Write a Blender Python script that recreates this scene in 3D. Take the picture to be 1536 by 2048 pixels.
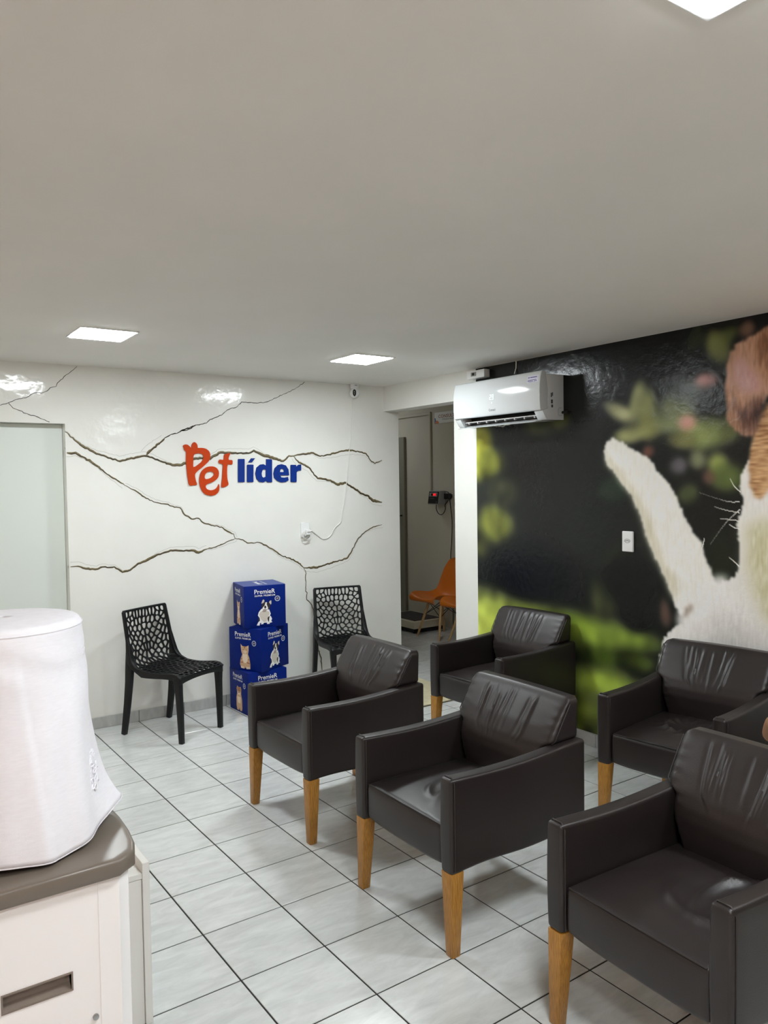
import bpy, bmesh, math, random
import numpy as np
from mathutils import Vector, Matrix
from mathutils.geometry import tessellate_polygon

PI = math.pi
SC = bpy.context.scene
for o_ in list(bpy.data.objects):
    bpy.data.objects.remove(o_)
COL = SC.collection

# ------------------------------------------------------------------ camera, world, exposure
cam_data = bpy.data.cameras.new('camera')
cam = bpy.data.objects.new('camera', cam_data)
COL.objects.link(cam)
cam_data.sensor_fit = 'VERTICAL'
cam_data.sensor_height = 36.0
cam_data.lens = 27.4506
cam_data.clip_start = 0.02
RT = Vector((0.82525146, -0.56458029, -0.01446107))
UP = Vector((0.03339132, 0.0232157, 0.99917268))
FW = Vector((0.56377748, 0.82505159, -0.03801087))
cam.matrix_world = Matrix(((RT.x, UP.x, -FW.x, 0), (RT.y, UP.y, -FW.y, 0), (RT.z, UP.z, -FW.z, 1.68), (0, 0, 0, 1)))
SC.camera = cam

world = bpy.data.worlds.new('world')
SC.world = world
world.use_nodes = True
world.node_tree.nodes['Background'].inputs[0].default_value = (0.9, 0.93, 1.0, 1)
world.node_tree.nodes['Background'].inputs[1].default_value = 0.05

SC.view_settings.view_transform = 'Standard'
SC.view_settings.look = 'None'
SC.view_settings.gamma = 1.0
SC.view_settings.use_curve_mapping = False
SC.view_settings.exposure = 0.0
SC.cycles.use_denoising = True
SC.cycles.max_bounces = 10
SC.cycles.diffuse_bounces = 6
PANEL = 100.0         # radiance of the LED ceiling panels
PANEL_COL = (0.915, 0.975, 1.0)

YB, XR, ZC = 5.561, 3.81, 2.5        # back wall, mural wall, ceiling
XL, YF = -0.62, -2.7                   # unseen left and front walls
XC = 5.6                              # far wall of the corridor

# ------------------------------------------------------------------ helpers
def lin(c):
    return tuple(((v / 255.0) / 12.92 if v / 255.0 <= 0.04045 else ((v / 255.0 + 0.055) / 1.055) ** 2.4) for v in c)

def tag(o, label=None, cat=None, group=None, kind=None):
    if label: o['label'] = label
    if cat: o['category'] = cat
    if group: o['group'] = group
    if kind: o['kind'] = kind
    return o

def empty(name, loc=(0, 0, 0), rz=0.0, label=None, cat=None, group=None):
    o = bpy.data.objects.new(name, None)
    COL.objects.link(o)
    o.location = loc
    o.rotation_euler = (0, 0, rz)
    o.empty_display_size = 0.1
    return tag(o, label, cat, group)

def copy_tree(o, parent=None):
    c = o.copy()
    COL.objects.link(c)
    c.parent = parent
    for ch in list(o.children):
        copy_tree(ch, c)
    return c

def mat(name, rgb, rough=0.5, metal=0.0, noise=0.0, nscale=8.0, bump=0.0, bscale=200.0, spec=0.5, emit=0.0, coat=0.0, stretch=(1, 1, 1), detail=4.0, rvar=0.0):
    """procedural principled material; rgb in sRGB 0-255"""
    m = bpy.data.materials.new(name)
    m.use_nodes = True
    nt = m.node_tree
    p = nt.nodes['Principled BSDF']
    c = lin(rgb)
    p.inputs['Base Color'].default_value = (*c, 1)
    p.inputs['Roughness'].default_value = rough
    p.inputs['Metallic'].default_value = metal
    p.inputs['Specular IOR Level'].default_value = spec
    if coat: p.inputs['Coat Weight'].default_value = coat
    if emit:
        p.inputs['Emission Color'].default_value = (*c, 1)
        p.inputs['Emission Strength'].default_value = emit
    if noise or bump or rvar:
        tc = nt.nodes.new('ShaderNodeTexCoord')
        mp = nt.nodes.new('ShaderNodeMapping')
        mp.inputs['Scale'].default_value = stretch
        nt.links.new(tc.outputs['Object'], mp.inputs[0])
    if noise or rvar:
        n = nt.nodes.new('ShaderNodeTexNoise')
        n.inputs['Scale'].default_value = nscale
        n.inputs['Detail'].default_value = detail
        nt.links.new(mp.outputs[0], n.inputs['Vector'])
    if noise:
        mr = nt.nodes.new('ShaderNodeMapRange')
        mr.inputs['From Min'].default_value = 0.3
        mr.inputs['From Max'].default_value = 0.7
        mr.inputs['To Min'].default_value = 1 - noise
        mr.inputs['To Max'].default_value = 1 + noise
        nt.links.new(n.outputs['Fac'], mr.inputs['Value'])
        mx = nt.nodes.new('ShaderNodeMix')
        mx.data_type = 'RGBA'
        mx.blend_type = 'MULTIPLY'
        mx.inputs['Factor'].default_value = 1
        mx.inputs['A'].default_value = (*c, 1)
        nt.links.new(mr.outputs[0], mx.inputs['B'])
        nt.links.new(mx.outputs['Result'], p.inputs['Base Color'])
    if rvar:
        m2 = nt.nodes.new('ShaderNodeMapRange')
        m2.inputs['To Min'].default_value = rough - rvar
        m2.inputs['To Max'].default_value = rough + rvar
        nt.links.new(n.outputs['Fac'], m2.inputs['Value'])
        nt.links.new(m2.outputs[0], p.inputs['Roughness'])
    if bump:
        b = nt.nodes.new('ShaderNodeTexNoise')
        b.inputs['Scale'].default_value = bscale
        b.inputs['Detail'].default_value = 3
        nt.links.new(mp.outputs[0], b.inputs['Vector'])
        bn = nt.nodes.new('ShaderNodeBump')
        bn.inputs['Strength'].default_value = min(1.0, bump)
        bn.inputs['Distance'].default_value = 0.01 if bscale < 60 else 0.002
        nt.links.new(b.outputs['Fac'], bn.inputs['Height'])
        nt.links.new(bn.outputs[0], p.inputs['Normal'])
    return m

def wood_mat(name, rgb, dark, stretch):
    m = mat(name, rgb, 0.38, noise=0.0)
    nt = m.node_tree
    p = nt.nodes['Principled BSDF']
    tc = nt.nodes.new('ShaderNodeTexCoord')
    mp = nt.nodes.new('ShaderNodeMapping')
    mp.inputs['Scale'].default_value = stretch
    n = nt.nodes.new('ShaderNodeTexNoise')
    n.inputs['Scale'].default_value = 9
    n.inputs['Detail'].default_value = 6
    cr = nt.nodes.new('ShaderNodeValToRGB')
    cr.color_ramp.elements[0].position = 0.35
    cr.color_ramp.elements[0].color = (*lin(dark), 1)
    cr.color_ramp.elements[1].position = 0.62
    cr.color_ramp.elements[1].color = (*lin(rgb), 1)
    nt.links.new(tc.outputs['Object'], mp.inputs[0])
    nt.links.new(mp.outputs[0], n.inputs['Vector'])
    nt.links.new(n.outputs['Fac'], cr.inputs[0])
    nt.links.new(cr.outputs[0], p.inputs['Base Color'])
    return m

def color_attr_mat(name, rough, bump, bscale, spec=0.5):
    m = mat(name, (128, 128, 128), rough, bump=bump, bscale=bscale, spec=spec)
    nt = m.node_tree
    a = nt.nodes.new('ShaderNodeAttribute')
    a.attribute_name = 'print'
    nt.links.new(a.outputs['Color'], nt.nodes['Principled BSDF'].inputs['Base Color'])
    return m

class MB:
    """collects geometry that ends as ONE mesh object"""
    def __init__(s):
        s.v, s.f, s.mi = [], [], []
    def add(s, verts, faces, mi=0):
        b = len(s.v)
        s.v += [tuple(q) for q in verts]
        s.f += [tuple(b + i for i in f) for f in faces]
        s.mi += [mi] * len(faces)
    def box(s, x0, x1, y0, y1, z0, z1, mi=0):
        s.add([(x0, y0, z0), (x1, y0, z0), (x1, y1, z0), (x0, y1, z0), (x0, y0, z1), (x1, y0, z1), (x1, y1, z1), (x0, y1, z1)],
              [(3, 2, 1, 0), (4, 5, 6, 7), (0, 1, 5, 4), (1, 2, 6, 5), (2, 3, 7, 6), (3, 0, 4, 7)], mi)
    def prism(s, loops, fn, a, b, mi=0):
        """loops: outer polygon then holes (2-D); fn(u, v, w) -> 3-D; extruded from w=a to w=b"""
        if isinstance(loops[0][0], (int, float)): loops = [loops]
        flat = [q for l in loops for q in l]
        tris = tessellate_polygon([[Vector((q[0], q[1], 0)) for q in l] for l in loops])
        n = len(flat)
        V = [fn(q[0], q[1], a) for q in flat] + [fn(q[0], q[1], b) for q in flat]
        F = [tuple(t) for t in tris] + [tuple(n + i for i in reversed(t)) for t in tris]
        st = 0
        for l in loops:
            k = len(l)
            for i in range(k):
                j = (i + 1) % k
                F.append((st + i, st + j, n + st + j, n + st + i))
            st += k
        s.add(V, F, mi)
    def flat(s, loops, fn, w, mi=0):
        if isinstance(loops[0][0], (int, float)): loops = [loops]
        flat = [q for l in loops for q in l]
        tris = tessellate_polygon([[Vector((q[0], q[1], 0)) for q in l] for l in loops])
        s.add([fn(q[0], q[1], w) for q in flat], [tuple(t) for t in tris], mi)
    def grid(s, fn, us, vs, cu=False, cv=False, mi=0):
        nu, nv = len(us), len(vs)
        V = [fn(u, v) for u in us for v in vs]
        F = []
        for i in range(nu if cu else nu - 1):
            for j in range(nv if cv else nv - 1):
                i2, j2 = (i + 1) % nu, (j + 1) % nv
                F.append((i * nv + j, i2 * nv + j, i2 * nv + j2, i * nv + j2))
        s.add(V, F, mi)
    def tube(s, pts, r, n=8, closed=False, mi=0, cap=True):
        pts = [Vector(p) for p in pts]
        N = len(pts)
        rs = r if isinstance(r, (list, tuple)) else [r] * N
        ref = None
        rings = []
        for i, p in enumerate(pts):
            a = pts[(i - 1) % N] if (closed or i > 0) else p
            b = pts[(i + 1) % N] if (closed or i < N - 1) else p
            t = (b - a)
            t = t.normalized() if t.length > 1e-9 else Vector((0, 0, 1))
            if ref is None:
                ref = Vector((0, 0, 1)) if abs(t.z) < 0.9 else Vector((1, 0, 0))
            u = (ref - t * ref.dot(t))
            if u.length < 1e-6:
                u = t.orthogonal()
            u.normalize()
            ref = u
            w = t.cross(u)
            rings.append([p + (u * math.cos(k * 2 * PI / n) + w * math.sin(k * 2 * PI / n)) * rs[i] for k in range(n)])
        V = [q for rg in rings for q in rg]
        F = []
        for i in range(N if closed else N - 1):
            for k in range(n):
                i2, k2 = (i + 1) % N, (k + 1) % n
                F.append((i * n + k, i * n + k2, i2 * n + k2, i2 * n + k))
        if cap and not closed:
            F.append(tuple(reversed(range(n))))
            F.append(tuple((N - 1) * n + k for k in range(n)))
        s.add(V, F, mi)
    def sweep(s, pts, sizes, side, mi=0):
        """rectangular section swept along pts; sizes = (width along side, depth) per point"""
        pts = [Vector(p) for p in pts]
        side = Vector(side).normalized()
        N = len(pts)
        V = []
        for i, p in enumerate(pts):
            t = (pts[min(i + 1, N - 1)] - pts[max(i - 1, 0)]).normalized()
            d = t.cross(side).normalized()
            w, h = sizes[i] if isinstance(sizes, list) else sizes
            V += [p + side * (w / 2 * a) + d * (h / 2 * b) for a, b in ((-1, -1), (1, -1), (1, 1), (-1, 1))]
        F = []
        for i in range(N - 1):
            for k in range(4):
                F.append((i * 4 + k, i * 4 + (k + 1) % 4, i * 4 + 4 + (k + 1) % 4, i * 4 + 4 + k))
        F.append((3, 2, 1, 0))
        F.append(tuple((N - 1) * 4 + k for k in range(4)))
        s.add(V, F, mi)
    def lathe(s, prof, c=(0, 0), n=32, mi=0):
        V = [(c[0] + r * math.cos(k * 2 * PI / n), c[1] + r * math.sin(k * 2 * PI / n), z) for r, z in prof for k in range(n)]
        F = []
        for i in range(len(prof) - 1):
            for k in range(n):
                F.append((i * n + k, i * n + (k + 1) % n, (i + 1) * n + (k + 1) % n, (i + 1) * n + k))
        F.append(tuple(reversed(range(n))))
        F.append(tuple((len(prof) - 1) * n + k for k in range(n)))
        s.add(V, F, mi)
    def mesh(s, name, mats, bevel=None, smooth=None, weld=False):
        me = bpy.data.meshes.new(name)
        me.from_pydata(s.v, [], s.f)
        for m in (mats if isinstance(mats, (list, tuple)) else [mats]):
            me.materials.append(m)
        if len(set(s.mi)) > 1:
            me.polygons.foreach_set('material_index', s.mi)
        bm = bmesh.new()
        bm.from_mesh(me)
        if weld: bmesh.ops.remove_doubles(bm, verts=bm.verts, dist=1e-5)
        bmesh.ops.recalc_face_normals(bm, faces=bm.faces)
        if bevel:
            ed = [e for e in bm.edges if len(e.link_faces) == 2 and e.calc_face_angle(0) > 0.5]
            bmesh.ops.bevel(bm, geom=ed, offset=bevel[0], segments=bevel[1], affect='EDGES', clamp_overlap=True, profile=0.5)
        bm.to_mesh(me)
        bm.free()
        if smooth:
            me.polygons.foreach_set('use_smooth', [True] * len(me.polygons))
            me.set_sharp_from_angle(angle=math.radians(smooth))
        me.update()
        return me
    def build(s, name, mats, parent=None, bevel=None, smooth=None, weld=False, loc=None):
        me = s.mesh(name, mats, bevel, smooth, weld)
        o = bpy.data.objects.new(name, me)
        COL.objects.link(o)
        if parent: o.parent = parent
        if loc: o.location = loc
        return o

def rbox(mb, h, r, n, cen, fn=None, nr=3, mi=0):
    """rounded box as a fine grid, optional deform fn(x,y,z in -h..h, rounded p) -> p"""
    def axis(hh, k):
        a = [-hh + r * (i / nr) for i in range(nr)]
        mid = [-hh + r + (2 * hh - 2 * r) * i / k for i in range(k + 1)]
        return a + mid + [-v for v in reversed(a)]
    ax = [axis(h[i], n[i]) for i in range(3)]
    def P(x, y, z):
        q = Vector((x, y, z))
        inn = Vector([max(-(h[i] - r), min(h[i] - r, q[i])) for i in range(3)])
        d = q - inn
        if d.length > 1e-9: q = inn + d.normalized() * r
        if fn: q = Vector(fn(q.x, q.y, q.z))
        return q + Vector(cen)
    for sx in (-1, 1):
        mb.grid(lambda a, b: P(sx * h[0], a, b), ax[1], ax[2], mi=mi)
        mb.grid(lambda a, b: P(a, sx * h[1], b), ax[0], ax[2], mi=mi)
        mb.grid(lambda a, b: P(a, b, sx * h[2]), ax[0], ax[1], mi=mi)

def smoothstep(a, b, x):
    t = max(0.0, min(1.0, (x - a) / (b - a)))
    return t * t * (3 - 2 * t)

def interp(x, xs, ys):
    return float(np.interp(x, xs, ys))

def catmull(pts, k=6, closed=False):
    pts = [np.array(p, float) for p in pts]
    n = len(pts)
    out = []
    for i in range(n if closed else n - 1):
        if closed:
            a, b, c, d = pts[(i - 1) % n], pts[i], pts[(i + 1) % n], pts[(i + 2) % n]
        else:
            a, b, c, d = pts[max(i - 1, 0)], pts[i], pts[i + 1], pts[min(i + 2, n - 1)]
        for j in range(k):
            t = j / k
            out.append(0.5 * (2 * b + (c - a) * t + (2 * a - 5 * b + 4 * c - d) * t * t + (3 * b - a - 3 * c + d) * t ** 3))
    if not closed: out.append(pts[-1])
    return [tuple(p) for p in out]

_text_cache = {}
def text_polys(txt, bold=0.0, shear=0.0, space=1.0):
    """verts (normalised to the 0..1 box) and faces of a text line, made with the built-in font"""
    key = (txt, bold, shear, space)
    if key in _text_cache: return _text_cache[key]
    cu = bpy.data.curves.new('text', 'FONT')
    cu.body = txt
    cu.offset = bold
    cu.shear = shear
    cu.space_character = space
    cu.resolution_u = 3
    ob = bpy.data.objects.new('text', cu)
    COL.objects.link(ob)
    bpy.context.view_layer.update()
    dg = bpy.context.evaluated_depsgraph_get()
    me = bpy.data.meshes.new_from_object(ob.evaluated_get(dg))
    V = np.array([v.co[:2] for v in me.vertices])
    F = [tuple(p.vertices) for p in me.polygons]
    bpy.data.objects.remove(ob)
    bpy.data.curves.remove(cu)
    bpy.data.meshes.remove(me)
    lo, hi = V.min(0), V.max(0)
    V = (V - lo) / (hi - lo)
    _text_cache[key] = (V, F)
    return V, F

def put_text(mb, txt, fn, u0, u1, v0, v1, w, mi=0, bold=0.02, space=1.0):
    """text filling the rectangle u0..u1 x v0..v1 (v up) of the surface fn(u, v, w)"""
    V, F = text_polys(txt, bold, 0.0, space)
    mb.add([fn(u0 + (u1 - u0) * a, v0 + (v1 - v0) * b, w) for a, b in V], F, mi)

def ellipse(cx, cy, rx, ry, n=20, rot=0.0):
    c, s = math.cos(rot), math.sin(rot)
    return [(cx + rx * math.cos(t) * c - ry * math.sin(t) * s, cy + rx * math.cos(t) * s + ry * math.sin(t) * c) for t in [2 * PI * k / n for k in range(n)]]

# ------------------------------------------------------------------ materials
M = {}
M['wall'] = mat('white_wall_vinyl', (230, 231, 226), 0.11, noise=0.025, nscale=3, bump=0.30, bscale=9, spec=0.30)
M['paint'] = mat('white_wall_paint', (226, 227, 222), 0.6, noise=0.015, nscale=4)
M['bounce_paint'] = mat('peach_bounce_paint', (234, 202, 182), 0.7)  # tint made up to bounce warm light onto the ceiling
M['ceiling'] = mat('ceiling_paint', (226, 225, 220), 0.75, noise=0.02, nscale=2, bump=0.1, bscale=260)
M['corridor'] = mat('corridor_paint', (205, 200, 186), 0.7, noise=0.02, nscale=3)
M['grout'] = mat('dark_grout', (36, 34, 33), 0.9)
M['door'] = mat('door_paint', (214, 222, 216), 0.42)
M['corr_door'] = mat('corridor_door_paint', (138, 136, 122), 0.5)
M['leather'] = mat('brown_leather', (38, 32, 31), 0.37, noise=0.10, nscale=6, bump=0.22, bscale=420, spec=0.45, rvar=0.05)
M['stitch'] = mat('leather_seam', (38, 33, 32), 0.5)
M['wood'] = wood_mat('honey_wood', (180, 130, 56), (140, 94, 34), (60, 60, 3))
M['pale_wood'] = wood_mat('beech_wood', (205, 172, 122), (176, 140, 92), (60, 60, 3))
M['black_plastic'] = mat('black_plastic', (9, 10, 12), 0.48, spec=0.35)
M['black'] = mat('black_rubber', (10, 10, 11), 0.6)
M['black_metal'] = mat('black_metal', (14, 14, 15), 0.4)
M['white_plastic'] = mat('white_plastic', (232, 234, 234), 0.3, noise=0.01, nscale=5)
M['gloss_white'] = mat('glossy_white_plastic', (204, 208, 209), 0.12)
M['grey_plastic'] = mat('grey_plastic', (150, 150, 148), 0.45)
M['cable_white'] = mat('white_cable', (224, 224, 220), 0.5)
M['taupe'] = mat('taupe_glossy_plastic', (110, 100, 90), 0.34, noise=0.03, nscale=6)
M['taupe_dark'] = mat('taupe_handle', (124, 112, 102), 0.4)
M['disp_white'] = mat('dispenser_white', (238, 236, 236), 0.35)
M['screw'] = mat('screw_steel', (170, 170, 170), 0.25, metal=1.0)
M['melamine'] = mat('white_melamine', (226, 226, 222), 0.4)
M['cloth'] = mat('white_cotton', (233, 232, 238), 0.9, noise=0.025, nscale=60, bump=0.25, bscale=700, stretch=(1, 1, 5))
M['bottle'] = mat('bottle_plastic', (170, 200, 220), 0.1)
M['orange_letter'] = mat('orange_letter', (188, 60, 6), 0.6, spec=0.2)
M['blue_letter'] = mat('blue_letter', (2, 44, 128), 0.6, spec=0.2)
M['box_blue'] = mat('blue_carton', (0, 30, 112), 0.5, noise=0.05, nscale=7, spec=0.15)
M['box_lit_top'] = mat('carton_lit_top', (62, 78, 140), 0.6)  # lighter blue: light from above put into the colour
M['print_white'] = mat('print_white', (236, 236, 234), 0.5)
M['print_cream'] = mat('print_cream', (206, 198, 186), 0.5)
M['print_grey'] = mat('print_grey', (160, 146, 140), 0.5)
M['print_dark'] = mat('print_dark', (46, 36, 38), 0.5)
M['print_tan'] = mat('print_tan', (206, 168, 130), 0.5)
M['print_rust'] = mat('print_rust', (166, 112, 70), 0.5)
M['print_pale'] = mat('print_pale', (232, 214, 192), 0.5)
M['print_silver'] = mat('print_silver', (188, 198, 208), 0.4)
M['orange_shell'] = mat('orange_plastic', (222, 120, 22), 0.4)
M['beige_plastic'] = mat('beige_scale', (214, 208, 188), 0.5)
M['mat_fibre'] = mat('beige_mat', (206, 198, 166), 0.95, noise=0.10, nscale=22, bump=0.8, bscale=300)
M['mat_edge'] = mat('mat_edge', (120, 114, 98), 0.9)
M['crack_dark'] = mat('crack_dark', (44, 38, 28), 0.6, noise=0.3, nscale=60)
M['crack_olive'] = mat('crack_olive', (112, 100, 68), 0.55, noise=0.3, nscale=45)
M['crack_grey'] = mat('crack_grey', (160, 158, 150), 0.5, noise=0.15, nscale=60)
M['skin'] = mat('skin', (176, 130, 98), 0.5)
M['hair'] = mat('hair', (34, 26, 22), 0.6)
M['shirt'] = mat('grey_shirt', (92, 98, 108), 0.85)
M['trousers'] = mat('blue_trousers', (44, 54, 78), 0.85)
M['red_led'] = mat('red_display', (255, 30, 50), 0.4, emit=1.4)
M['white_led'] = mat('white_display', (240, 250, 255), 0.4, emit=0.4)
M['sign_blue'] = mat('sign_blue', (80, 110, 160), 0.5)
M['sign_orange'] = mat('sign_orange', (214, 120, 50), 0.5)
M['sign_text'] = mat('sign_text', (150, 62, 26), 0.5)
M['sign_grey'] = mat('sign_grey', (120, 120, 122), 0.5)
M['purple'] = mat('sticker_purple', (86, 76, 136), 0.5)
M['sticker'] = mat('sticker_lilac', (212, 210, 226), 0.4)
M['label_grey'] = mat('label_grey', (64, 64, 64), 0.5)

def tile_material():
    m = mat('ceramic_tile', (206, 209, 208), 0.17, spec=0.5)
    nt = m.node_tree
    p = nt.nodes['Principled BSDF']
    geo = nt.nodes.new('ShaderNodeTexCoord')
    oi = nt.nodes.new('ShaderNodeObjectInfo')
    ad = nt.nodes.new('ShaderNodeVectorMath')
    ad.operation = 'MULTIPLY_ADD'
    ad.inputs[1].default_value = (1, 1, 1)
    sc = nt.nodes.new('ShaderNodeVectorMath')
    sc.operation = 'SCALE'
    sc.inputs[0].default_value = (37, 23, 11)
    nt.links.new(oi.outputs['Random'], sc.inputs['Scale'])
    nt.links.new(geo.outputs['Object'], ad.inputs[0])
    nt.links.new(sc.outputs[0], ad.inputs[2])
    mp = nt.nodes.new('ShaderNodeMapping')
    mp.inputs['Rotation'].default_value = (0, 0, 0.5)
    mp.inputs['Scale'].default_value = (1, 3.2, 1)
    nt.links.new(ad.outputs[0], mp.inputs[0])
    n = nt.nodes.new('ShaderNodeTexNoise')
    n.inputs['Scale'].default_value = 7
    n.inputs['Detail'].default_value = 8
    n.inputs['Roughness'].default_value = 0.62
    n.inputs['Distortion'].default_value = 0.6
    nt.links.new(mp.outputs[0], n.inputs['Vector'])
    cr = nt.nodes.new('ShaderNodeValToRGB')
    cr.color_ramp.elements[0].position = 0.3
    cr.color_ramp.elements[0].color = (*lin((196, 199, 198)), 1)
    cr.color_ramp.elements[1].position = 0.66
    cr.color_ramp.elements[1].color = (*lin((216, 219, 218)), 1)
    nt.links.new(n.outputs['Fac'], cr.inputs[0])
    hv = nt.nodes.new('ShaderNodeMapRange')
    hv.inputs['To Min'].default_value = 0.96
    hv.inputs['To Max'].default_value = 1.03
    nt.links.new(oi.outputs['Random'], hv.inputs['Value'])
    mx = nt.nodes.new('ShaderNodeMix')
    mx.data_type = 'RGBA'
    mx.blend_type = 'MULTIPLY'
    mx.inputs['Factor'].default_value = 1
    nt.links.new(cr.outputs[0], mx.inputs['A'])
    nt.links.new(hv.outputs[0], mx.inputs['B'])
    nt.links.new(mx.outputs['Result'], p.inputs['Base Color'])
    bn = nt.nodes.new('ShaderNodeBump')
    bn.inputs['Strength'].default_value = 0.12
    bn.inputs['Distance'].default_value = 0.003
    nt.links.new(n.outputs['Fac'], bn.inputs['Height'])
    nt.links.new(bn.outputs[0], p.inputs['Normal'])
    return m
M['tile'] = tile_material()
M['base_tile'] = mat('baseboard_tile', (176, 178, 176), 0.3, noise=0.09, nscale=12, stretch=(4, 1, 1))

# ------------------------------------------------------------------ ceiling lights (the room's LED panels, plus added unseen ones)
emit_mat = bpy.data.materials.new('led_panel')
emit_mat.use_nodes = True
_nt = emit_mat.node_tree
_nt.nodes.remove(_nt.nodes['Principled BSDF'])
_em = _nt.nodes.new('ShaderNodeEmission')
_em.inputs['Color'].default_value = (*PANEL_COL, 1)
_em.inputs['Strength'].default_value = PANEL
_nt.links.new(_em.outputs[0], _nt.nodes['Material Output'].inputs[0])

fill_mat = emit_mat.copy()
fill_mat.name = 'fill_panel_dim'
fill_mat.node_tree.nodes['Emission'].inputs['Strength'].default_value = 20.0

def ceiling_light(x, y, label, lx=0.30, ly=0.32, em=None):
    t = empty('ceiling_light', (x, y, ZC), 0, label, 'ceiling light', 'square LED panels in the ceiling')
    f = MB()
    a, b = lx / 2, ly / 2
    w = 0.012
    f.box(-a, a, -b, -b + w, -0.006, 0)
    f.box(-a, a, b - w, b, -0.006, 0)
    f.box(-a, -a + w, -b + w, b - w, -0.006, 0)
    f.box(a - w, a, -b + w, b - w, -0.006, 0)
    f.build('frame', M['white_plastic'], t)
    d = MB()
    d.box(-a + w + 0.001, a - w - 0.001, -b + w + 0.001, b - w - 0.001, -0.0085, -0.002)
    d.build('diffuser', em or emit_mat, t)
    return t

ceiling_light(1.15, 4.345, 'square LED panel above the left side, near the cracked wall', 0.30, 0.32)
ceiling_light(2.83, 4.38, 'square LED panel above the white security camera, near the corner', 0.31, 0.34)
ceiling_light(1.137, 0.69, 'square LED panel cut by the top edge, nearest the viewer', 0.31, 0.31)
ceiling_light(2.83, 1.0, 'unseen LED panel over the mural wall, shifted to brighten the mural')  # unseen panel, moved here to put more light on the mural
ceiling_light(0.15, -0.35, 'added LED panel behind the viewer, unseen, to brighten the dispenser')  # added unseen panel, brightens the dispenser, cloth and nearby ceiling

# ------------------------------------------------------------------ setting
def struct(name, mb, m, bevel=None, smooth=None):
    o = mb.build(name, m, None, bevel, smooth)
    o['kind'] = 'structure'
    return o

def box_obj(name, m, *bs):
    mb = MB()
    for b in bs: mb.box(*b)
    return struct(name, mb, m)

WT = 0.155                       # wall thickness
DX0, DX1, DZ = 0.36, 1.21, 2.105  # white door in the back wall
OY0, OZ = 4.615, 2.288           # opening in the mural wall runs from OY0 to YB

floor = box_obj('floor', M['grout'], (XL, XR + WT, YF, YB + WT, -0.06, -0.0025), (XR + WT, XC, 4.0, 8.6, -0.06, -0.0025))
ceiling = box_obj('ceiling', M['ceiling'], (XL, XR + WT, YF, YB + WT, ZC, ZC + 0.08))
wall_back = box_obj('wall_back', M['wall'], (DX1, XR + WT, YB, YB + WT, 0, ZC), (XL, DX0, YB, YB + WT, 0, ZC), (DX0, DX1, YB, YB + WT, DZ, ZC))
wall_right = box_obj('wall_right', M['paint'], (XR, XR + WT, YF, OY0, 0, ZC), (XR, XR + WT, OY0, YB, OZ, ZC))
wall_left = box_obj('wall_left', M['bounce_paint'], (XL - 0.1, XL, YF, YB + WT, 0, ZC))
wall_front = box_obj('wall_front', M['bounce_paint'], (XL, XR + WT, YF - 0.1, YF, 0, ZC))
# corridor beyond the opening
wall_corridor_far = box_obj('wall_corridor_far', M['corridor'], (XC, XC + 0.1, 4.0, 8.7, 0, 2.8))
wall_corridor_end = box_obj('wall_corridor_end', M['corridor'], (XR + WT, XC, 8.6, 8.7, 0, 2.8))
wall_corridor_start = box_obj('wall_corridor_start', M['corridor'], (XR + WT, XC, 3.9, 4.0, 0, 2.8))
wall_corridor_left = box_obj('wall_corridor_left', M['corridor'], (XR + WT - 0.1, XR + WT, YB + WT, 8.7, 0, 2.8))
ceiling_corridor = box_obj('ceiling_corridor', M['corridor'], (XR + WT, XC + 0.1, 3.9, 8.7, 2.8, 2.88))

# floor tiles, each its own object; grid turned 0.9 degrees against the walls as in the place
TA, TBs, T0 = 0.32963, 0.33175, (0.998, 5.075)
TR = math.radians(0.909)
tu, tv = (math.cos(TR), math.sin(TR)), (-math.sin(TR), math.cos(TR))
GAP = 0.0062

def tile_poly_mesh(name, poly, m, h0=-0.0025, h1=0.0, ch=0.0012):
    """flat tile with a small chamfer; poly is a convex 2-D outline"""
    n = len(poly)
    cx = sum(p[0] for p in poly) / n
    cy = sum(p[1] for p in poly) / n
    mb = MB()
    inn = []
    for x, y in poly:
        d = math.hypot(x - cx, y - cy)
        k = max(0.0, 1 - ch * 1.4 / d)
        inn.append((cx + (x - cx) * k, cy + (y - cy) * k))
    V = [(x, y, h0) for x, y in poly] + [(x, y, h1 - ch) for x, y in poly] + [(x, y, h1) for x, y in inn]
    F = [tuple(range(2 * n, 3 * n))]
    for i in range(n):
        j = (i + 1) % n
        F.append((i, j, n + j, n + i))
        F.append((n + i, n + j, 2 * n + j, 2 * n + i))
    mb.add(V, F)
    return mb.mesh(name, m)

def clip(poly, nx, ny, d):
    out = []
    for i in range(len(poly)):
        a, b = poly[i], poly[(i + 1) % len(poly)]
        da, db = a[0] * nx + a[1] * ny - d, b[0] * nx + b[1] * ny - d
        if da <= 0: out.append(a)
        if da * db < 0:
            t = da / (da - db)
            out.append((a[0] + (b[0] - a[0]) * t, a[1] + (b[1] - a[1]) * t))
    return out

def clip_rect(poly, x0, x1, y0, y1):
    for nx, ny, d in ((-1, 0, -x0), (1, 0, x1), (0, -1, -y0), (0, 1, y1)):
        poly = clip(poly, nx, ny, d)
        if len(poly) < 3: return []
    return poly

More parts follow.
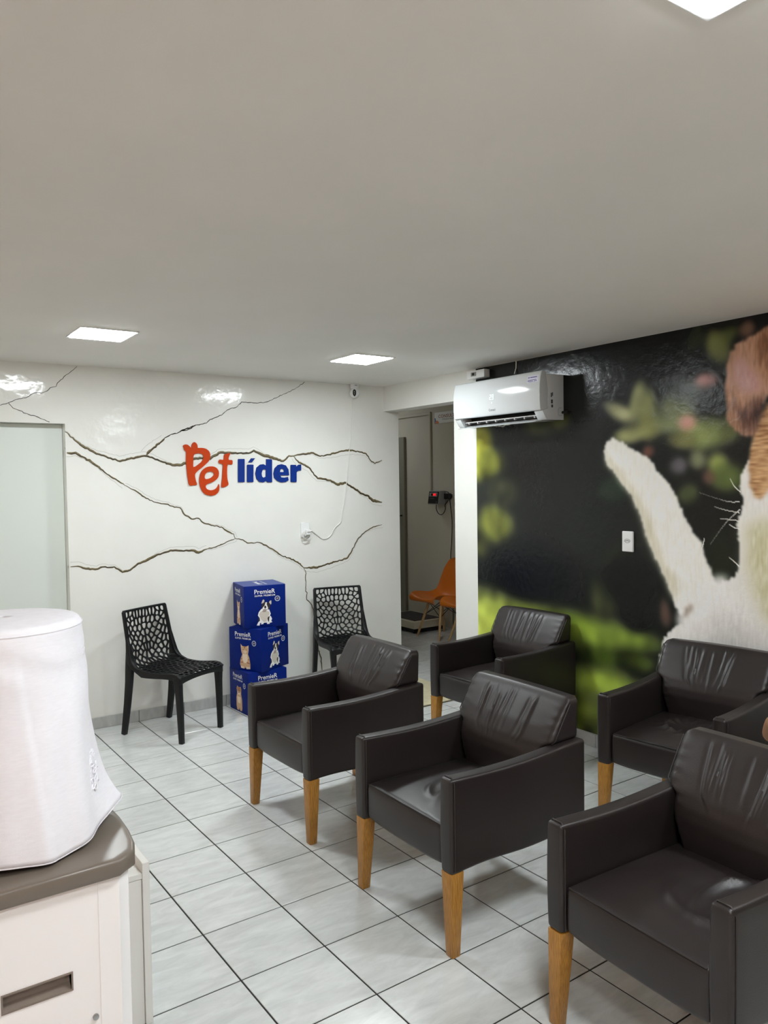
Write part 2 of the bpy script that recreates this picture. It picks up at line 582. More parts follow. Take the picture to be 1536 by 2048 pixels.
full = tile_poly_mesh('tile', [(GAP / 2, -TBs + GAP / 2), (TA - GAP / 2, -TBs + GAP / 2), (TA - GAP / 2, -GAP / 2), (GAP / 2, -GAP / 2)], M['tile'])
far_tiles = MB()
for i in range(-10, 16):
    for j in range(-12, 26):
        ox = T0[0] + tu[0] * TA * i - tv[0] * TBs * j
        oy = T0[1] + tu[1] * TA * i - tv[1] * TBs * j
        loc = [(GAP / 2, -TBs + GAP / 2), (TA - GAP / 2, -TBs + GAP / 2), (TA - GAP / 2, -GAP / 2), (GAP / 2, -GAP / 2)]
        wp = [(ox + tu[0] * a + tv[0] * b, oy + tu[1] * a + tv[1] * b) for a, b in loc]
        for rc in ((XL + 0.002, XR - 0.002, YF + 0.002, YB - 0.002), (XR - 0.002, XC - 0.002, OY0 + 0.002, YB - 0.002), (XR + WT + 0.002, XC - 0.002, YB - 0.002, 8.59), (XR + WT + 0.002, XC - 0.002, 4.01, OY0 + 0.002)):
            cp = clip_rect(wp, *rc)
            if len(cp) < 3: continue
            area = abs(sum(cp[k][0] * cp[(k + 1) % len(cp)][1] - cp[(k + 1) % len(cp)][0] * cp[k][1] for k in range(len(cp)))) / 2
            if area < 2e-4: continue
            mx_ = sum(p[0] for p in cp) / len(cp)
            my_ = sum(p[1] for p in cp) / len(cp)
            seen = (my_ > 0.62 and mx_ > 0.0 and mx_ > 0.10 * my_ and my_ > 0.16 * mx_ and (mx_ < XR or my_ > 4.9) and my_ < 7.7)
            if not seen:
                far_tiles.add([(x, y, -0.0025) for x, y in cp] + [(x, y, 0.0) for x, y in cp], [tuple(range(len(cp), 2 * len(cp)))] + [(k, (k + 1) % len(cp), len(cp) + (k + 1) % len(cp), len(cp) + k) for k in range(len(cp))])
                continue
            if area > 0.998 * (TA - GAP) * (TBs - GAP):
                t = bpy.data.objects.new('tile', full)
                t.location = (ox, oy, 0)
                t.rotation_euler = (0, 0, TR)
            else:
                c2 = [(x - mx_, y - my_) for x, y in cp]
                t = bpy.data.objects.new('tile', tile_poly_mesh('tile', c2, M['tile']))
                t.location = (mx_, my_, 0)
            COL.objects.link(t)
            t.parent = floor
ft = far_tiles.build('tile_field', M['tile'], floor)
ft['kind'] = 'stuff'

# skirting tiles along the back wall and the mural wall, each piece its own object
def skirting(name, along, a0, a1, first, step, h, th):
    base = MB()
    if along == 'x': base.box(a0, a1, YB - 0.004, YB - 0.0005, 0.0, h - 0.002)
    else: base.box(XR - 0.004, XR - 0.0005, a0, a1, 0.0, h - 0.002)
    b = struct(name, base, M['grout'])
    s = first
    while s > a0: s -= step
    while s < a1:
        p0, p1 = max(s + 0.0015, a0), min(s + step - 0.0015, a1)
        s += step
        if p1 - p0 < 0.01: continue
        m = MB()
        if along == 'x': m.box(p0, p1, YB - 0.004 - th, YB - 0.004, 0.001, h)
        else: m.box(XR - 0.004 - th, XR - 0.004, p0, p1, 0.001, h)
        m.build('tile', M['base_tile'], b, bevel=(0.0015, 1))
    return b
skirting('baseboard_back', 'x', DX1 + 0.005, XR - 0.014, 1.651, 0.3315, 0.08, 0.007)
skirting('baseboard_right', 'y', 0.6, OY0 - 0.003, 0.6, 0.3315, 0.08, 0.007)

# white door set back in its opening at the left end of the back wall
d = MB()
d.box(DX0 + 0.001, DX1 - 0.001, YB + 0.085, YB + 0.125, 0.004, DZ - 0.001)
door = struct('door_1', d, M['door'], bevel=(0.002, 1))
h2 = MB()
h2.tube([(0.44, YB + 0.085, 1.02), (0.44, YB - 0.012, 1.02), (0.47, YB - 0.014, 1.02), (0.56, YB - 0.012, 1.02)], 0.009, 10)
h2.build('handle', M['screw'], door, smooth=40)

# corridor: dark door in the far wall, cable trunking, sign
d = MB()
d.box(XC - 0.035, XC - 0.001, 7.70, 8.50, 0.004, 2.225)
cd = struct('door_2', d, M['corr_door'], bevel=(0.003, 1))
h = MB()
h.box(XC - 0.075, XC - 0.034, 7.745, 7.765, 1.262, 1.28)
h.box(XC - 0.080, XC - 0.065, 7.745, 7.83, 1.262, 1.28)
h.build('handle', M['black_metal'], cd, bevel=(0.003, 2))
tr = MB()
tr.box(XC - 0.022, XC - 0.001, 7.192, 8.55, 2.455, 2.49)
tr.box(XC - 0.022, XC - 0.001, 7.192, 7.226, 1.55, 2.455)
struct('trim_1', tr, M['corridor'], bevel=(0.003, 1))
corridor_fill = ceiling_light(4.75, 8.0, 'added dim fill panel in the corridor ceiling, out of sight', em=fill_mat)  # added unseen light that lifts the dark corridor
corridor_fill.location = (4.75, 8.0, 2.8)

# ------------------------------------------------------------------ prints of cracks on the back wall (flat vinyl print, a hair proud of the wall)
CRACKS=[
 ([(0.817,2.211),(0.867,2.23),(0.911,2.253),(0.973,2.267),(1.018,2.299),(1.07,2.303),(1.103,2.318),(1.124,2.341),(1.161,2.351),(1.169,2.374),(1.203,2.404),(1.229,2.434),(1.259,2.458),(1.298,2.494)],0.0049,0.0041,0),
 ([(0.867,2.23),(0.893,2.197),(0.932,2.182),(0.986,2.159),(1.041,2.144),(1.113,2.113)],0.0053,0.0053,0),
 ([(1.207,2.052),(1.234,2.032),(1.267,1.998),(1.321,1.954),(1.367,1.928),(1.427,1.902),(1.505,1.876),(1.567,1.855),(1.603,1.863),(1.676,1.881),(1.751,1.894),(1.834,1.868),(1.9,1.84),(1.958,1.826),(1.997,1.826),(1.999,1.826),(2.054,1.847),(2.109,1.874),(2.165,1.879),(2.232,1.874),(2.301,1.918),(2.335,1.923),(2.451,1.919),(2.558,1.925),(2.589,1.942),(2.643,1.915),(2.728,1.888),(2.84,1.86),(2.891,1.9),(2.93,1.9)],0.0148,0.0246,1),
 ([(1.755,1.899),(1.78,1.928),(1.808,1.952),(1.847,1.981),(1.891,2.023)],0.0205,0.0123,1),
 ([(1.891,2.023),(1.935,2.048),(1.993,2.063),(2.023,2.083),(2.093,2.099),(2.128,2.124),(2.006,2.077),(2.06,2.083),(2.121,2.122),(2.21,2.14),(2.239,2.168),(2.331,2.203),(2.378,2.243),(2.46,2.273),(2.496,2.31),(2.579,2.309),(2.676,2.31),(2.75,2.336),(2.851,2.386),(2.954,2.431),(3.046,2.495)],0.0090,0.0045,0),
 ([(2.93,1.9),(3.021,1.918),(3.113,1.925),(3.179,1.902),(3.274,1.915),(3.357,1.939),(3.455,1.954),(3.554,1.941),(3.626,1.924),(3.668,1.869),(3.712,1.842),(3.786,1.87)],0.0164,0.0123,1),
 ([(2.93,1.9),(2.98,1.849),(3.071,1.809),(3.149,1.721),(3.27,1.703),(3.338,1.666),(3.408,1.683),(3.491,1.64),(3.562,1.591),(3.634,1.571),(3.691,1.521),(3.78,1.51)],0.0144,0.0246,1),
 ([(1.216,1.909),(1.273,1.91),(1.323,1.884),(1.373,1.848),(1.424,1.813),(1.476,1.767),(1.545,1.722),(1.598,1.684)],0.0205,0.0090,1),
 ([(1.598,1.684),(1.67,1.647),(1.734,1.599),(1.798,1.565),(1.855,1.549),(1.903,1.543),(1.95,1.521),(1.994,1.515),(2.023,1.463),(2.076,1.43),(2.132,1.433),(2.175,1.394),(2.242,1.375),(2.311,1.361),(2.356,1.326),(2.408,1.302),(2.419,1.269)],0.0090,0.0107,1),
 ([(2.419,1.269),(2.483,1.254),(2.518,1.227),(2.615,1.228),(2.688,1.193),(2.749,1.155),(2.811,1.111),(2.887,1.084),(2.951,1.05),(3.008,1.0)],0.0082,0.0139,1),
 ([(3.008,1.0),(3.114,0.992),(3.202,1.009),(3.312,1.031),(3.417,1.048),(3.467,1.111),(3.526,1.204),(3.599,1.262),(3.687,1.3),(3.777,1.317)],0.0185,0.0082,1),
 ([(1.218,1.138),(1.268,1.139),(1.319,1.117),(1.379,1.108),(1.432,1.123),(1.511,1.117),(1.564,1.076),(1.619,1.086),(1.675,1.128),(1.74,1.147),(1.807,1.18),(1.913,1.208),(1.984,1.202),(2.082,1.196),(2.125,1.177),(2.193,1.202)],0.0139,0.0180,1),
 ([(2.193,1.202),(2.261,1.212),(2.331,1.235),(2.419,1.269)],0.0107,0.0066,1),
 ([(3.008,1.0),(3.027,0.952),(3.022,0.939),(3.024,0.87),(3.019,0.809),(3.034,0.794),(3.029,0.739),(3.067,0.701),(3.086,0.657),(3.11,0.488),(3.127,0.311),(3.153,0.244),(3.156,0.188),(3.161,0.141)],0.0074,0.0131,1),
]
LETTERS={
 'P':[[(2.045,1.921),(2.043,1.862),(2.047,1.787),(2.053,1.725),(2.065,1.678),(2.094,1.679),(2.122,1.682),(2.113,1.718),(2.109,1.756),(2.127,1.781),(2.161,1.806),(2.194,1.834),(2.222,1.862),(2.231,1.897),(2.223,1.929),(2.197,1.949),(2.164,1.955),(2.136,1.955),(2.134,1.968),(2.127,1.985),(2.113,1.996),(2.1,1.992),(2.088,1.974),(2.084,1.954),(2.07,1.968),(2.055,1.977),(2.039,1.978),(2.025,1.97),(2.027,1.953),(2.034,1.934)],[(2.096,1.818),(2.099,1.862),(2.101,1.893),(2.114,1.909),(2.144,1.914),(2.17,1.906),(2.177,1.887),(2.165,1.856),(2.135,1.831),(2.109,1.815)]],
 'e':[[(2.237,1.818),(2.274,1.809),(2.295,1.78),(2.292,1.742),(2.272,1.717),(2.238,1.698),(2.204,1.686),(2.189,1.672),(2.197,1.651),(2.223,1.64),(2.256,1.644),(2.28,1.662),(2.292,1.685),(2.297,1.665),(2.293,1.634),(2.276,1.612),(2.249,1.601),(2.215,1.6),(2.176,1.617),(2.151,1.655),(2.141,1.699),(2.145,1.743),(2.16,1.781),(2.194,1.809)],[(2.185,1.727),(2.184,1.749),(2.2,1.771),(2.23,1.78),(2.253,1.769),(2.255,1.752),(2.232,1.733),(2.205,1.724)]],
 't':[[(2.347,1.909),(2.39,1.918),(2.379,1.89),(2.377,1.868),(2.404,1.865),(2.408,1.849),(2.402,1.831),(2.369,1.831),(2.361,1.78),(2.363,1.722),(2.37,1.68),(2.345,1.665),(2.321,1.659),(2.313,1.672),(2.32,1.723),(2.326,1.786),(2.328,1.831),(2.301,1.84),(2.296,1.856),(2.306,1.869),(2.336,1.868),(2.34,1.895)]],
 'l':[[(2.458,1.874),(2.503,1.875),(2.507,1.871),(2.503,1.701),(2.499,1.697),(2.454,1.697),(2.45,1.701),(2.454,1.87)]],
 'i':[[(2.532,1.831),(2.576,1.831),(2.58,1.827),(2.577,1.7),(2.572,1.696),(2.529,1.696),(2.524,1.7),(2.527,1.827)]],
 'acute':[[(2.538,1.849),(2.562,1.88),(2.595,1.88),(2.568,1.849)]],
 'd':[[(2.689,1.874),(2.735,1.874),(2.739,1.87),(2.736,1.694),(2.694,1.694),(2.687,1.706),(2.661,1.693),(2.629,1.697),(2.604,1.72),(2.595,1.762),(2.606,1.808),(2.636,1.831),(2.664,1.835),(2.687,1.823)],[(2.647,1.762),(2.655,1.788),(2.669,1.796),(2.684,1.792),(2.683,1.738),(2.664,1.729),(2.651,1.738)]],
 'e2':[[(2.75,1.762),(2.759,1.801),(2.789,1.828),(2.822,1.835),(2.859,1.825),(2.881,1.794),(2.886,1.747),(2.805,1.747),(2.816,1.731),(2.846,1.728),(2.876,1.734),(2.881,1.707),(2.853,1.694),(2.815,1.691),(2.779,1.705),(2.755,1.728)],[(2.806,1.773),(2.81,1.793),(2.827,1.801),(2.841,1.791),(2.842,1.773)]],
 'r':[[(2.907,1.83),(2.948,1.83),(2.953,1.815),(2.973,1.831),(2.996,1.833),(2.995,1.785),(2.968,1.784),(2.954,1.771),(2.952,1.697),(2.948,1.693),(2.904,1.693),(2.899,1.697),(2.902,1.826)]],
}
MP={
 'tail':[(3.19,1.851),(3.177,1.896),(3.114,1.927),(3.041,1.894),(2.946,1.841),(2.854,1.789),(2.787,1.711),(2.7,1.617),(2.637,1.488),(2.575,1.38),(2.514,1.328),(2.494,1.24),(2.454,1.153),(2.425,1.102),(2.494,1.041),(2.554,0.97),(2.647,0.912),(2.7,0.98),(2.733,1.08),(2.777,1.162),(2.821,1.235),(2.866,1.309),(2.912,1.452),(2.994,1.597),(3.091,1.697),(3.165,1.779)],
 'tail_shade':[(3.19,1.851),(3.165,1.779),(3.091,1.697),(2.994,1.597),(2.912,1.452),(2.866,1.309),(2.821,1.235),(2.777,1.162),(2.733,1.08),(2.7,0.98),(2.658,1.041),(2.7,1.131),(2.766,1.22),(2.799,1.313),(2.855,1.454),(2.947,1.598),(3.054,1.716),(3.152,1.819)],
 'body':[(2.788,0.643),(2.766,0.753),(2.7,0.829),(2.616,0.907),(2.493,1.005),(2.415,1.112),(2.321,1.165),(2.298,1.254),(2.308,1.34),(2.317,1.444),(2.281,1.556),(2.309,1.634),(2.281,1.702),(2.259,1.77),(2.152,1.767),(1.932,1.759),(1.925,0.637),(2.789,0.451)],
 'chest':[(2.267,1.428),(2.213,1.456),(2.15,1.474),(1.93,1.441),(1.927,0.96),(2.148,0.928),(2.212,1.038),(2.257,1.171)],
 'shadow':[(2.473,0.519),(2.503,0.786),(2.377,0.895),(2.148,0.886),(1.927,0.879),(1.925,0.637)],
 'neck':[(1.934,2.045),(2.153,2.049),(2.198,1.986),(2.233,1.888),(2.25,1.787),(2.254,1.685),(2.232,1.591),(2.187,1.558),(2.151,1.616),(1.932,1.68)],
 'ear':[(1.936,2.438),(2.155,2.429),(2.217,2.406),(2.306,2.378),(2.357,2.326),(2.38,2.26),(2.391,2.166),(2.384,2.07),(2.37,1.965),(2.314,1.914),(2.259,1.881),(2.224,1.895),(2.215,1.987),(2.153,2.082),(1.934,2.076)],
 'inner':[(2.333,2.297),(2.283,2.29),(2.225,2.207),(2.181,2.16),(2.207,2.104),(2.269,2.11),(2.315,2.141),(2.338,2.203)],
 'crease':[(2.379,2.083),(2.324,2.056),(2.269,2.026),(2.216,2.071),(2.172,2.084),(2.18,2.001),(2.233,1.888),(2.277,1.907),(2.305,1.994)],
 'head':[(1.936,2.438),(2.155,2.429),(2.191,2.393),(2.217,2.306),(2.181,2.201),(2.154,2.165),(1.934,2.139)],
}
BLOBS=[
 ((2.428, 2.397, 0.066, 0.105, 25),(112, 118, 58)),
 ((2.362, 2.456, 0.055, 0.052, 0),(98, 108, 48)),
 ((2.575, 2.447, 0.06, 0.063, 0),(48, 58, 30)),
 ((2.616, 2.146, 0.121, 0.082, 0),(74, 82, 78)),
 ((3.065, 2.073, 0.125, 0.041, -22),(165, 166, 118)),
 ((2.945, 2.136, 0.052, 0.106, -8),(150, 155, 98)),
 ((2.871, 2.067, 0.062, 0.124, 0),(128, 134, 76)),
 ((2.981, 1.945, 0.116, 0.049, 10),(138, 140, 86)),
 ((2.854, 1.98, 0.078, 0.076, 0),(120, 122, 66)),
 ((2.7, 2.025, 0.125, 0.102, 0),(122, 132, 86)),
 ((2.515, 1.921, 0.145, 0.089, 0),(122, 134, 70)),
 ((2.658, 1.884, 0.093, 0.046, 0),(112, 112, 62)),
 ((2.554, 1.775, 0.06, 0.045, 0),(112, 116, 82)),
 ((2.421, 1.749, 0.055, 0.055, 0),(142, 152, 72)),
 ((2.378, 1.678, 0.102, 0.07, 0),(82, 98, 44)),
 ((2.36, 1.947, 0.055, 0.069, 0),(80, 86, 45)),
 ((2.49, 2.204, 0.06, 0.041, 0),(168, 112, 106)),
 ((2.621, 1.992, 0.053, 0.042, 0),(184, 124, 112)),
 ((2.261, 2.443, 0.04, 0.046, 0),(120, 85, 65)),
 ((2.865, 1.828, 0.034, 0.034, 0),(110, 60, 45)),
 ((2.485, 1.679, 0.041, 0.036, 0),(92, 62, 52)),
 ((2.755, 0.917, 0.037, 0.076, 0),(92, 66, 56)),
 ((2.689, 1.747, 0.051, 0.045, 0),(96, 92, 98)),
 ((3.116, 1.617, 0.11, 0.07, 0),(44, 60, 44)),
 ((3.195, 0.942, 0.101, 0.113, 20),(60, 66, 36)),
 ((3.08, 1.177, 0.097, 0.091, 0),(46, 50, 36)),
 ((2.616, 1.598, 0.061, 0.055, 0),(70, 80, 45)),
 ((2.96, 0.86, 0.105, 0.089, 0),(22, 24, 22)),
 ((2.996, 1.064, 0.185, 0.139, 0),(20, 22, 22)),
 ((2.406, 1.246, 0.076, 0.142, 0),(38, 48, 34)),
 ((4.316, 1.945, 0.125, 0.133, 0),(158, 158, 36)),
 ((4.246, 1.81, 0.157, 0.108, 0),(104, 108, 32)),
 ((4.182, 1.367, 0.188, 0.132, 0),(112, 118, 40)),
 ((4.327, 1.228, 0.108, 0.098, 0),(60, 64, 28)),
 ((4.109, 1.594, 0.151, 0.094, 0),(58, 62, 40)),
 ((3.733, 2.039, 0.134, 0.066, 0),(62, 66, 36)),
 ((3.54, 2.069, 0.085, 0.054, 0),(70, 72, 34)),
 ((3.82, 1.074, 0.371, 0.194, 0),(18, 21, 25)),
]
GRASS=[
 ((4.262, 0.66, 0.392, 0.184, 0),(158, 172, 58)),
 ((3.824, 0.686, 0.302, 0.138, 0),(140, 158, 50)),
 ((3.3, 0.73, 0.28, 0.095, 0),(118, 142, 38)),
 ((3.021, 0.732, 0.21, 0.06, 0),(108, 130, 40)),
 ((3.222, 0.586, 0.152, 0.062, 0),(60, 78, 22)),
 ((2.937, 0.607, 0.115, 0.049, 0),(66, 80, 28)),
 ((3.184, 0.407, 0.316, 0.093, 0),(136, 158, 46)),
 ((3.33, 0.206, 0.196, 0.117, 0),(98, 112, 32)),
 ((3.304, 0.085, 0.257, 0.085, 0),(66, 78, 24)),
 ((4.527, 0.509, 0.369, 0.255, 0),(166, 178, 66)),
]
WHISK=[
  [(2.304,1.552),(2.378,1.555),(2.534,1.599)] ,
  [(2.299,1.513),(2.378,1.441),(2.469,1.322)] ,
  [(2.304,1.496),(2.378,1.507),(2.445,1.524)] ,
  [(2.303,1.453),(2.359,1.458),(2.411,1.462)] ,
  [(2.299,1.604),(2.332,1.634),(2.355,1.673)] ,
  [(2.294,1.41),(2.331,1.417),(2.359,1.433)] ,
  [(2.303,1.215),(2.33,1.238),(2.359,1.258)] ,
  [(2.519,1.292),(2.509,1.329),(2.504,1.352)] ,
]
CABLE= [(3.488, 2.359), (3.481, 2.227), (3.47, 2.143), (3.474, 2.072), (3.46, 1.988), (3.442, 1.844), (3.422, 1.689), (3.405, 1.558), (3.375, 1.439), (3.36, 1.357), (3.303, 1.311), (3.254, 1.243), (3.192, 1.222), (3.139, 1.254), (3.08, 1.298)]

rnd = random.Random(5)
def crack(pts, w0, w1, kind, seed):
    r = random.Random(seed)
    P = [np.array(p) for p in pts]
    Q = []
    for i in range(len(P) - 1):
        L = np.linalg.norm(P[i + 1] - P[i])
        k = max(1, int(L / 0.014))
        for j in range(k):
            q = P[i] + (P[i + 1] - P[i]) * j / k
            if Q and j > 0:
                q = q + np.array([r.uniform(-1, 1), r.uniform(-1, 1)]) * min(0.0035, 0.1 * L)
            Q.append(q)
    Q.append(P[-1])
    N = len(Q)
    def ribbon(mb, wfn, off, y, mi):
        V, F = [], []
        for i in range(N):
            a, b = Q[max(i - 1, 0)], Q[min(i + 1, N - 1)]
            t = (b - a) / (np.linalg.norm(b - a) + 1e-9)
            n = np.array([-t[1], t[0]])
            wl, wr = wfn(i / max(1, N - 1))
            c = Q[i] + n * off(i)
            A, B_ = c + n * wl, c - n * wr
            V += [(A[0], YB - y, A[1]), (B_[0], YB - y, B_[1])]
            if i: F.append((2 * i - 2, 2 * i - 1, 2 * i + 1, 2 * i))
        mb.add(V, F, mi)
    mb = MB()
    W = lambda t: 0.80 * (w0 + (w1 - w0) * t)
    taper = lambda t: min(1.0, 0.35 + 8 * t, 0.35 + 8 * (1 - t))
    if kind == 0:
        ribbon(mb, lambda t: (W(t) * r.uniform(0.3, 0.65), W(t) * r.uniform(0.3, 0.65)), lambda i: 0, 0.0011, 2)
        return mb
    ph = r.uniform(0, 6)
    mod = lambda t: 0.55 + 0.45 * math.sin(ph + t * 23) * math.sin(1.3 * ph + t * 9)
    ribbon(mb, lambda t: (W(t) * taper(t) * (0.62 * mod(t) + r.uniform(0.1, 0.25)), W(t) * taper(t) * (0.5 + r.uniform(0.0, 0.2))), lambda i: 0, 0.0008, 1)
    ribbon(mb, lambda t: (W(t) * taper(t) * max(0.05, 0.26 * (1.2 - mod(t)) + r.uniform(-0.03, 0.1)), W(t) * taper(t) * r.uniform(0.08, 0.22)), lambda i: -W(i / N) * 0.22, 0.0012, 0)
    # thin grey outlines that wander beside the crack
    o1, o2 = r.choice((-1, 1)) * w0 * 1.0, r.uniform(0, 6)
    ribbon(mb, lambda t: (0.0009, 0.0009), lambda i: o1 * (1.3 + 0.9 * math.sin(o2 + i * 0.11)), 0.0006, 2)
    return mb
for ci, (pts, w0, w1, kind) in enumerate(CRACKS):
    crack(pts, w0, w1, kind, ci).build('crack', [M['crack_dark'], M['crack_olive'], M['crack_grey']], wall_back)
# stubs of two cracks that wrap onto the door reveal
cs = MB()
for z0, z1 in ((1.935, 1.87), (1.13, 1.04)):
    pts = [(DX1 - 0.0008, YB + 0.001, z0), (DX1 - 0.0008, YB + 0.03, z0 + 0.012), (DX1 - 0.0008, YB + 0.07, z0 - 0.03), (DX1 - 0.0008, YB + 0.09, z1)]
    V, F = [], []
    for k, p in enumerate(pts):
        V += [(p[0], p[1], p[2] + 0.004), (p[0], p[1], p[2] - 0.004)]
        if k: F.append((2 * k - 2, 2 * k - 1, 2 * k + 1, 2 * k))
    cs.add(V, F)
cs.build('crack', M['crack_grey'], wall_back)

# raised letters of the wall sign
sign = empty('wall_lettering', (2.5, YB, 1.8), 0, 'orange and blue raised shop lettering on the cracked white wall', 'sign')
def letter(key, m, name='letter'):
    lo = [[(u - 2.5, v - 1.8) for u, v in l] for l in LETTERS[key]]
    if key in ('P', 'e', 't'): lo = [catmull(l, 3, True) for l in lo]
    mb = MB()
    mb.prism(lo, lambda u, v, w: (u, w, v), -0.002, -0.010)
    return mb.build(name, m, sign)
for k in ('P', 'e', 't'): letter(k, M['orange_letter'])
for k in ('l', 'd', 'e2', 'r'): letter(k, M['blue_letter'])
li = letter('i', M['blue_letter'])
ac = letter('acute', M['blue_letter'], 'accent')
ac.parent = li

# ------------------------------------------------------------------ mural: printed vinyl on the right wall, colours in a mesh attribute
def blur(a, s):
    """gaussian blur with numpy, s in cells (sy, sz)"""
    for ax, sg in enumerate(s):
        if sg <= 0: continue
        k = int(3 * sg) + 1
        w = np.exp(-0.5 * (np.arange(-k, k + 1) / sg) ** 2)
        w /= w.sum()
        pad = [(0, 0)] * a.ndim
        pad[ax] = (k, k)
        b = np.pad(a, pad, mode='edge')
        out = np.zeros_like(a)
        n = a.shape[ax]
        for i, wi in enumerate(w):
            sl = [slice(None)] * a.ndim
            sl[ax] = slice(i, i + n)
            out += wi * b[tuple(sl)]
        a = out
    return a

M['mural'] = color_attr_mat('mural_vinyl', 0.22, 0.22, 22, 0.28)
MZ0, MZ1 = 0.083, 2.498
def paint_mural(MY0, MY1, ST, coarse):
    rs = np.random.RandomState(3)
    SQ = 0.0042 / ST
    ys = np.arange(MY0, MY1 + ST * 0.5, ST)
    zs = np.arange(MZ0, MZ1 + ST * 0.5, ST)
    ys[-1], zs[-1] = MY1, MZ1
    Yg, Zg = np.meshgrid(ys, zs, indexing='ij')
    SH = Yg.shape
    def nz(sy, sz):
        a = blur(rs.randn(*SH), (max(0.6, sy * SQ), max(0.6, sz * SQ)))
        return a / a.std()
    def inside(poly, Y, Z):
        r = np.zeros(Y.shape, bool)
        n = len(poly)
        for i in range(n):
            y0, z0 = poly[i]
            y1, z1 = poly[(i + 1) % n]
            if z0 == z1: continue
            c = ((z0 > Z) != (z1 > Z)) & (Y < (y1 - y0) * (Z - z0) / (z1 - z0) + y0)
            r ^= c
        return r
    img = np.zeros(SH + (3,))
    low = nz(38, 38)
    base = np.array([38, 41, 38.0])
    img[:] = base + low[..., None] * np.array([5, 6, 4])
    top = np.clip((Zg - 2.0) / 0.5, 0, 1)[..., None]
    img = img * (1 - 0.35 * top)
    wy, wz = nz(18, 18) * 0.012, nz(18, 18) * 0.012
    def blob(e, col, soft=0.45, gain=1.0):
        nonlocal img
        cy, cz, ry, rz, rot = e
        a = math.radians(rot)
        dy, dz = -(Yg + wy - cy), Zg + wz - cz
        p, q_ = dy * math.cos(a) + dz * math.sin(a), -dy * math.sin(a) + dz * math.cos(a)
        d = np.sqrt((p / ry) ** 2 + (q_ / rz) ** 2)
        m_ = np.clip((1 + soft - d) / (2 * soft), 0, 1)
        m_ = (m_ * m_ * (3 - 2 * m_))[..., None] * gain
        img = img * (1 - m_) + np.array(col, float) * m_
    for e, col in GRASS: blob(e, col, 0.75)
    for e, col in BLOBS: blob(e, col, 0.45, 0.92)
    mott = nz(7, 9)
    img = img * (1 + 0.10 * mott[..., None] * (img.max(-1, keepdims=True) > 60))
    img = blur(img, (4 * SQ, 4 * SQ))
    # fur: ragged edges by warping the lookup with streaky noise
    f1 = blur(rs.randn(*SH), (0.9, 4.0)); f1 /= f1.std()
    f2 = blur(rs.randn(*SH), (4.0, 0.9)); f2 /= f2.std()
    f3 = blur(rs.randn(*SH), (1.0, 1.0)); f3 /= f3.std()
    Yw, Zw = Yg + 0.0045 * f1 + 0.002 * f3, Zg + 0.0045 * f2 + 0.002 * f1
    soft = nz(9, 9)
    def fur(name, col, alt, amt, edge=1.2, streak=f1):
        nonlocal img
        m_ = blur(inside(MP[name], Yw, Zw).astype(float), (max(0.5, edge * SQ), max(0.5, edge * SQ)))[..., None]
        s_ = np.clip(0.5 + 0.22 * streak + 0.14 * soft, 0, 1)[..., None] * amt
        c = np.array(col, float) * (1 - s_) + np.array(alt, float) * s_
        img = img * (1 - m_) + c * m_
    MP['rump'] = [(2.674,0.871),(2.658,0.948),(2.554,1.053),(2.425,1.156),(2.377,1.16),(2.377,1.019),(2.533,0.88),(2.637,0.80)]
    MP['fold'] = [(2.645,0.905),(2.616,0.953),(2.574,0.985),(2.574,0.963),(2.616,0.921)]
    if coarse:
        for e, col in (((1.55, 1.30, 0.2, 0.5, 0), (60, 70, 50)), ((-0.6, 1.9, 0.5, 0.4, 0), (120, 130, 70)), ((-1.5, 1.4, 0.5, 0.6, 0), (80, 96, 48)), ((-2.2, 2.0, 0.4, 0.4, 0), (130, 136, 84)), ((-1.0, 0.5, 1.6, 0.35, 0), (120, 142, 44))):
            blob(e, col, 0.6)
        MP['more_body'] = ellipse(0.95, 0.55, 1.25, 0.85, 40)
        MP['head_side'] = ellipse(1.50, 1.90, 0.66, 0.56, 40)
        MP['muzzle'] = ellipse(1.22, 1.62, 0.27, 0.22, 30)
        MP['blaze'] = ellipse(1.24, 1.95, 0.07, 0.38, 30)
        MP['nose'] = ellipse(1.14, 1.68, 0.06, 0.04, 20)
        MP['eye'] = ellipse(1.46, 1.95, 0.05, 0.05, 20)
        fur('more_body', (224, 221, 216), (204, 201, 194), 0.7)
    fur('body', (224, 221, 216), (204, 201, 194), 0.7)
    fur('tail', (232, 230, 224), (214, 211, 202), 0.7, 1.6)
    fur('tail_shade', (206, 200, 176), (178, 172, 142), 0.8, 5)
    fur('rump', (230, 228, 224), (212, 210, 205), 0.6, 5)
    fur('fold', (120, 100, 84), (170, 156, 140), 0.8, 2.5)
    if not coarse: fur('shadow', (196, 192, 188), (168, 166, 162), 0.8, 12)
    fur('chest', (172, 166, 124), (206, 202, 176), 0.8, 9)
    fur('neck', (132, 88, 50), (196, 152, 104), 0.95, 2.0, f2)
    fur('head', (112, 70, 44), (160, 110, 74), 0.8, 1.6)
    fur('ear', (140, 98, 72), (182, 136, 108), 0.8, 1.6)
    fur('inner', (176, 140, 134), (150, 100, 100), 0.7, 6)
    fur('crease', (70, 44, 38), (112, 74, 58), 0.8, 5)
    fur('head', (112, 70, 44), (160, 110, 74), 0.8, 6)
    if coarse:
        fur('head_side', (132, 88, 50), (190, 146, 100), 0.9, 2.0)
        fur('muzzle', (226, 222, 216), (206, 202, 190), 0.7, 2.5)
        fur('blaze', (226, 222, 216), (206, 202, 190), 0.7, 2.5)
        fur('nose', (40, 30, 30), (60, 44, 44), 0.6)
        fur('eye', (30, 22, 20), (60, 40, 30), 0.6)
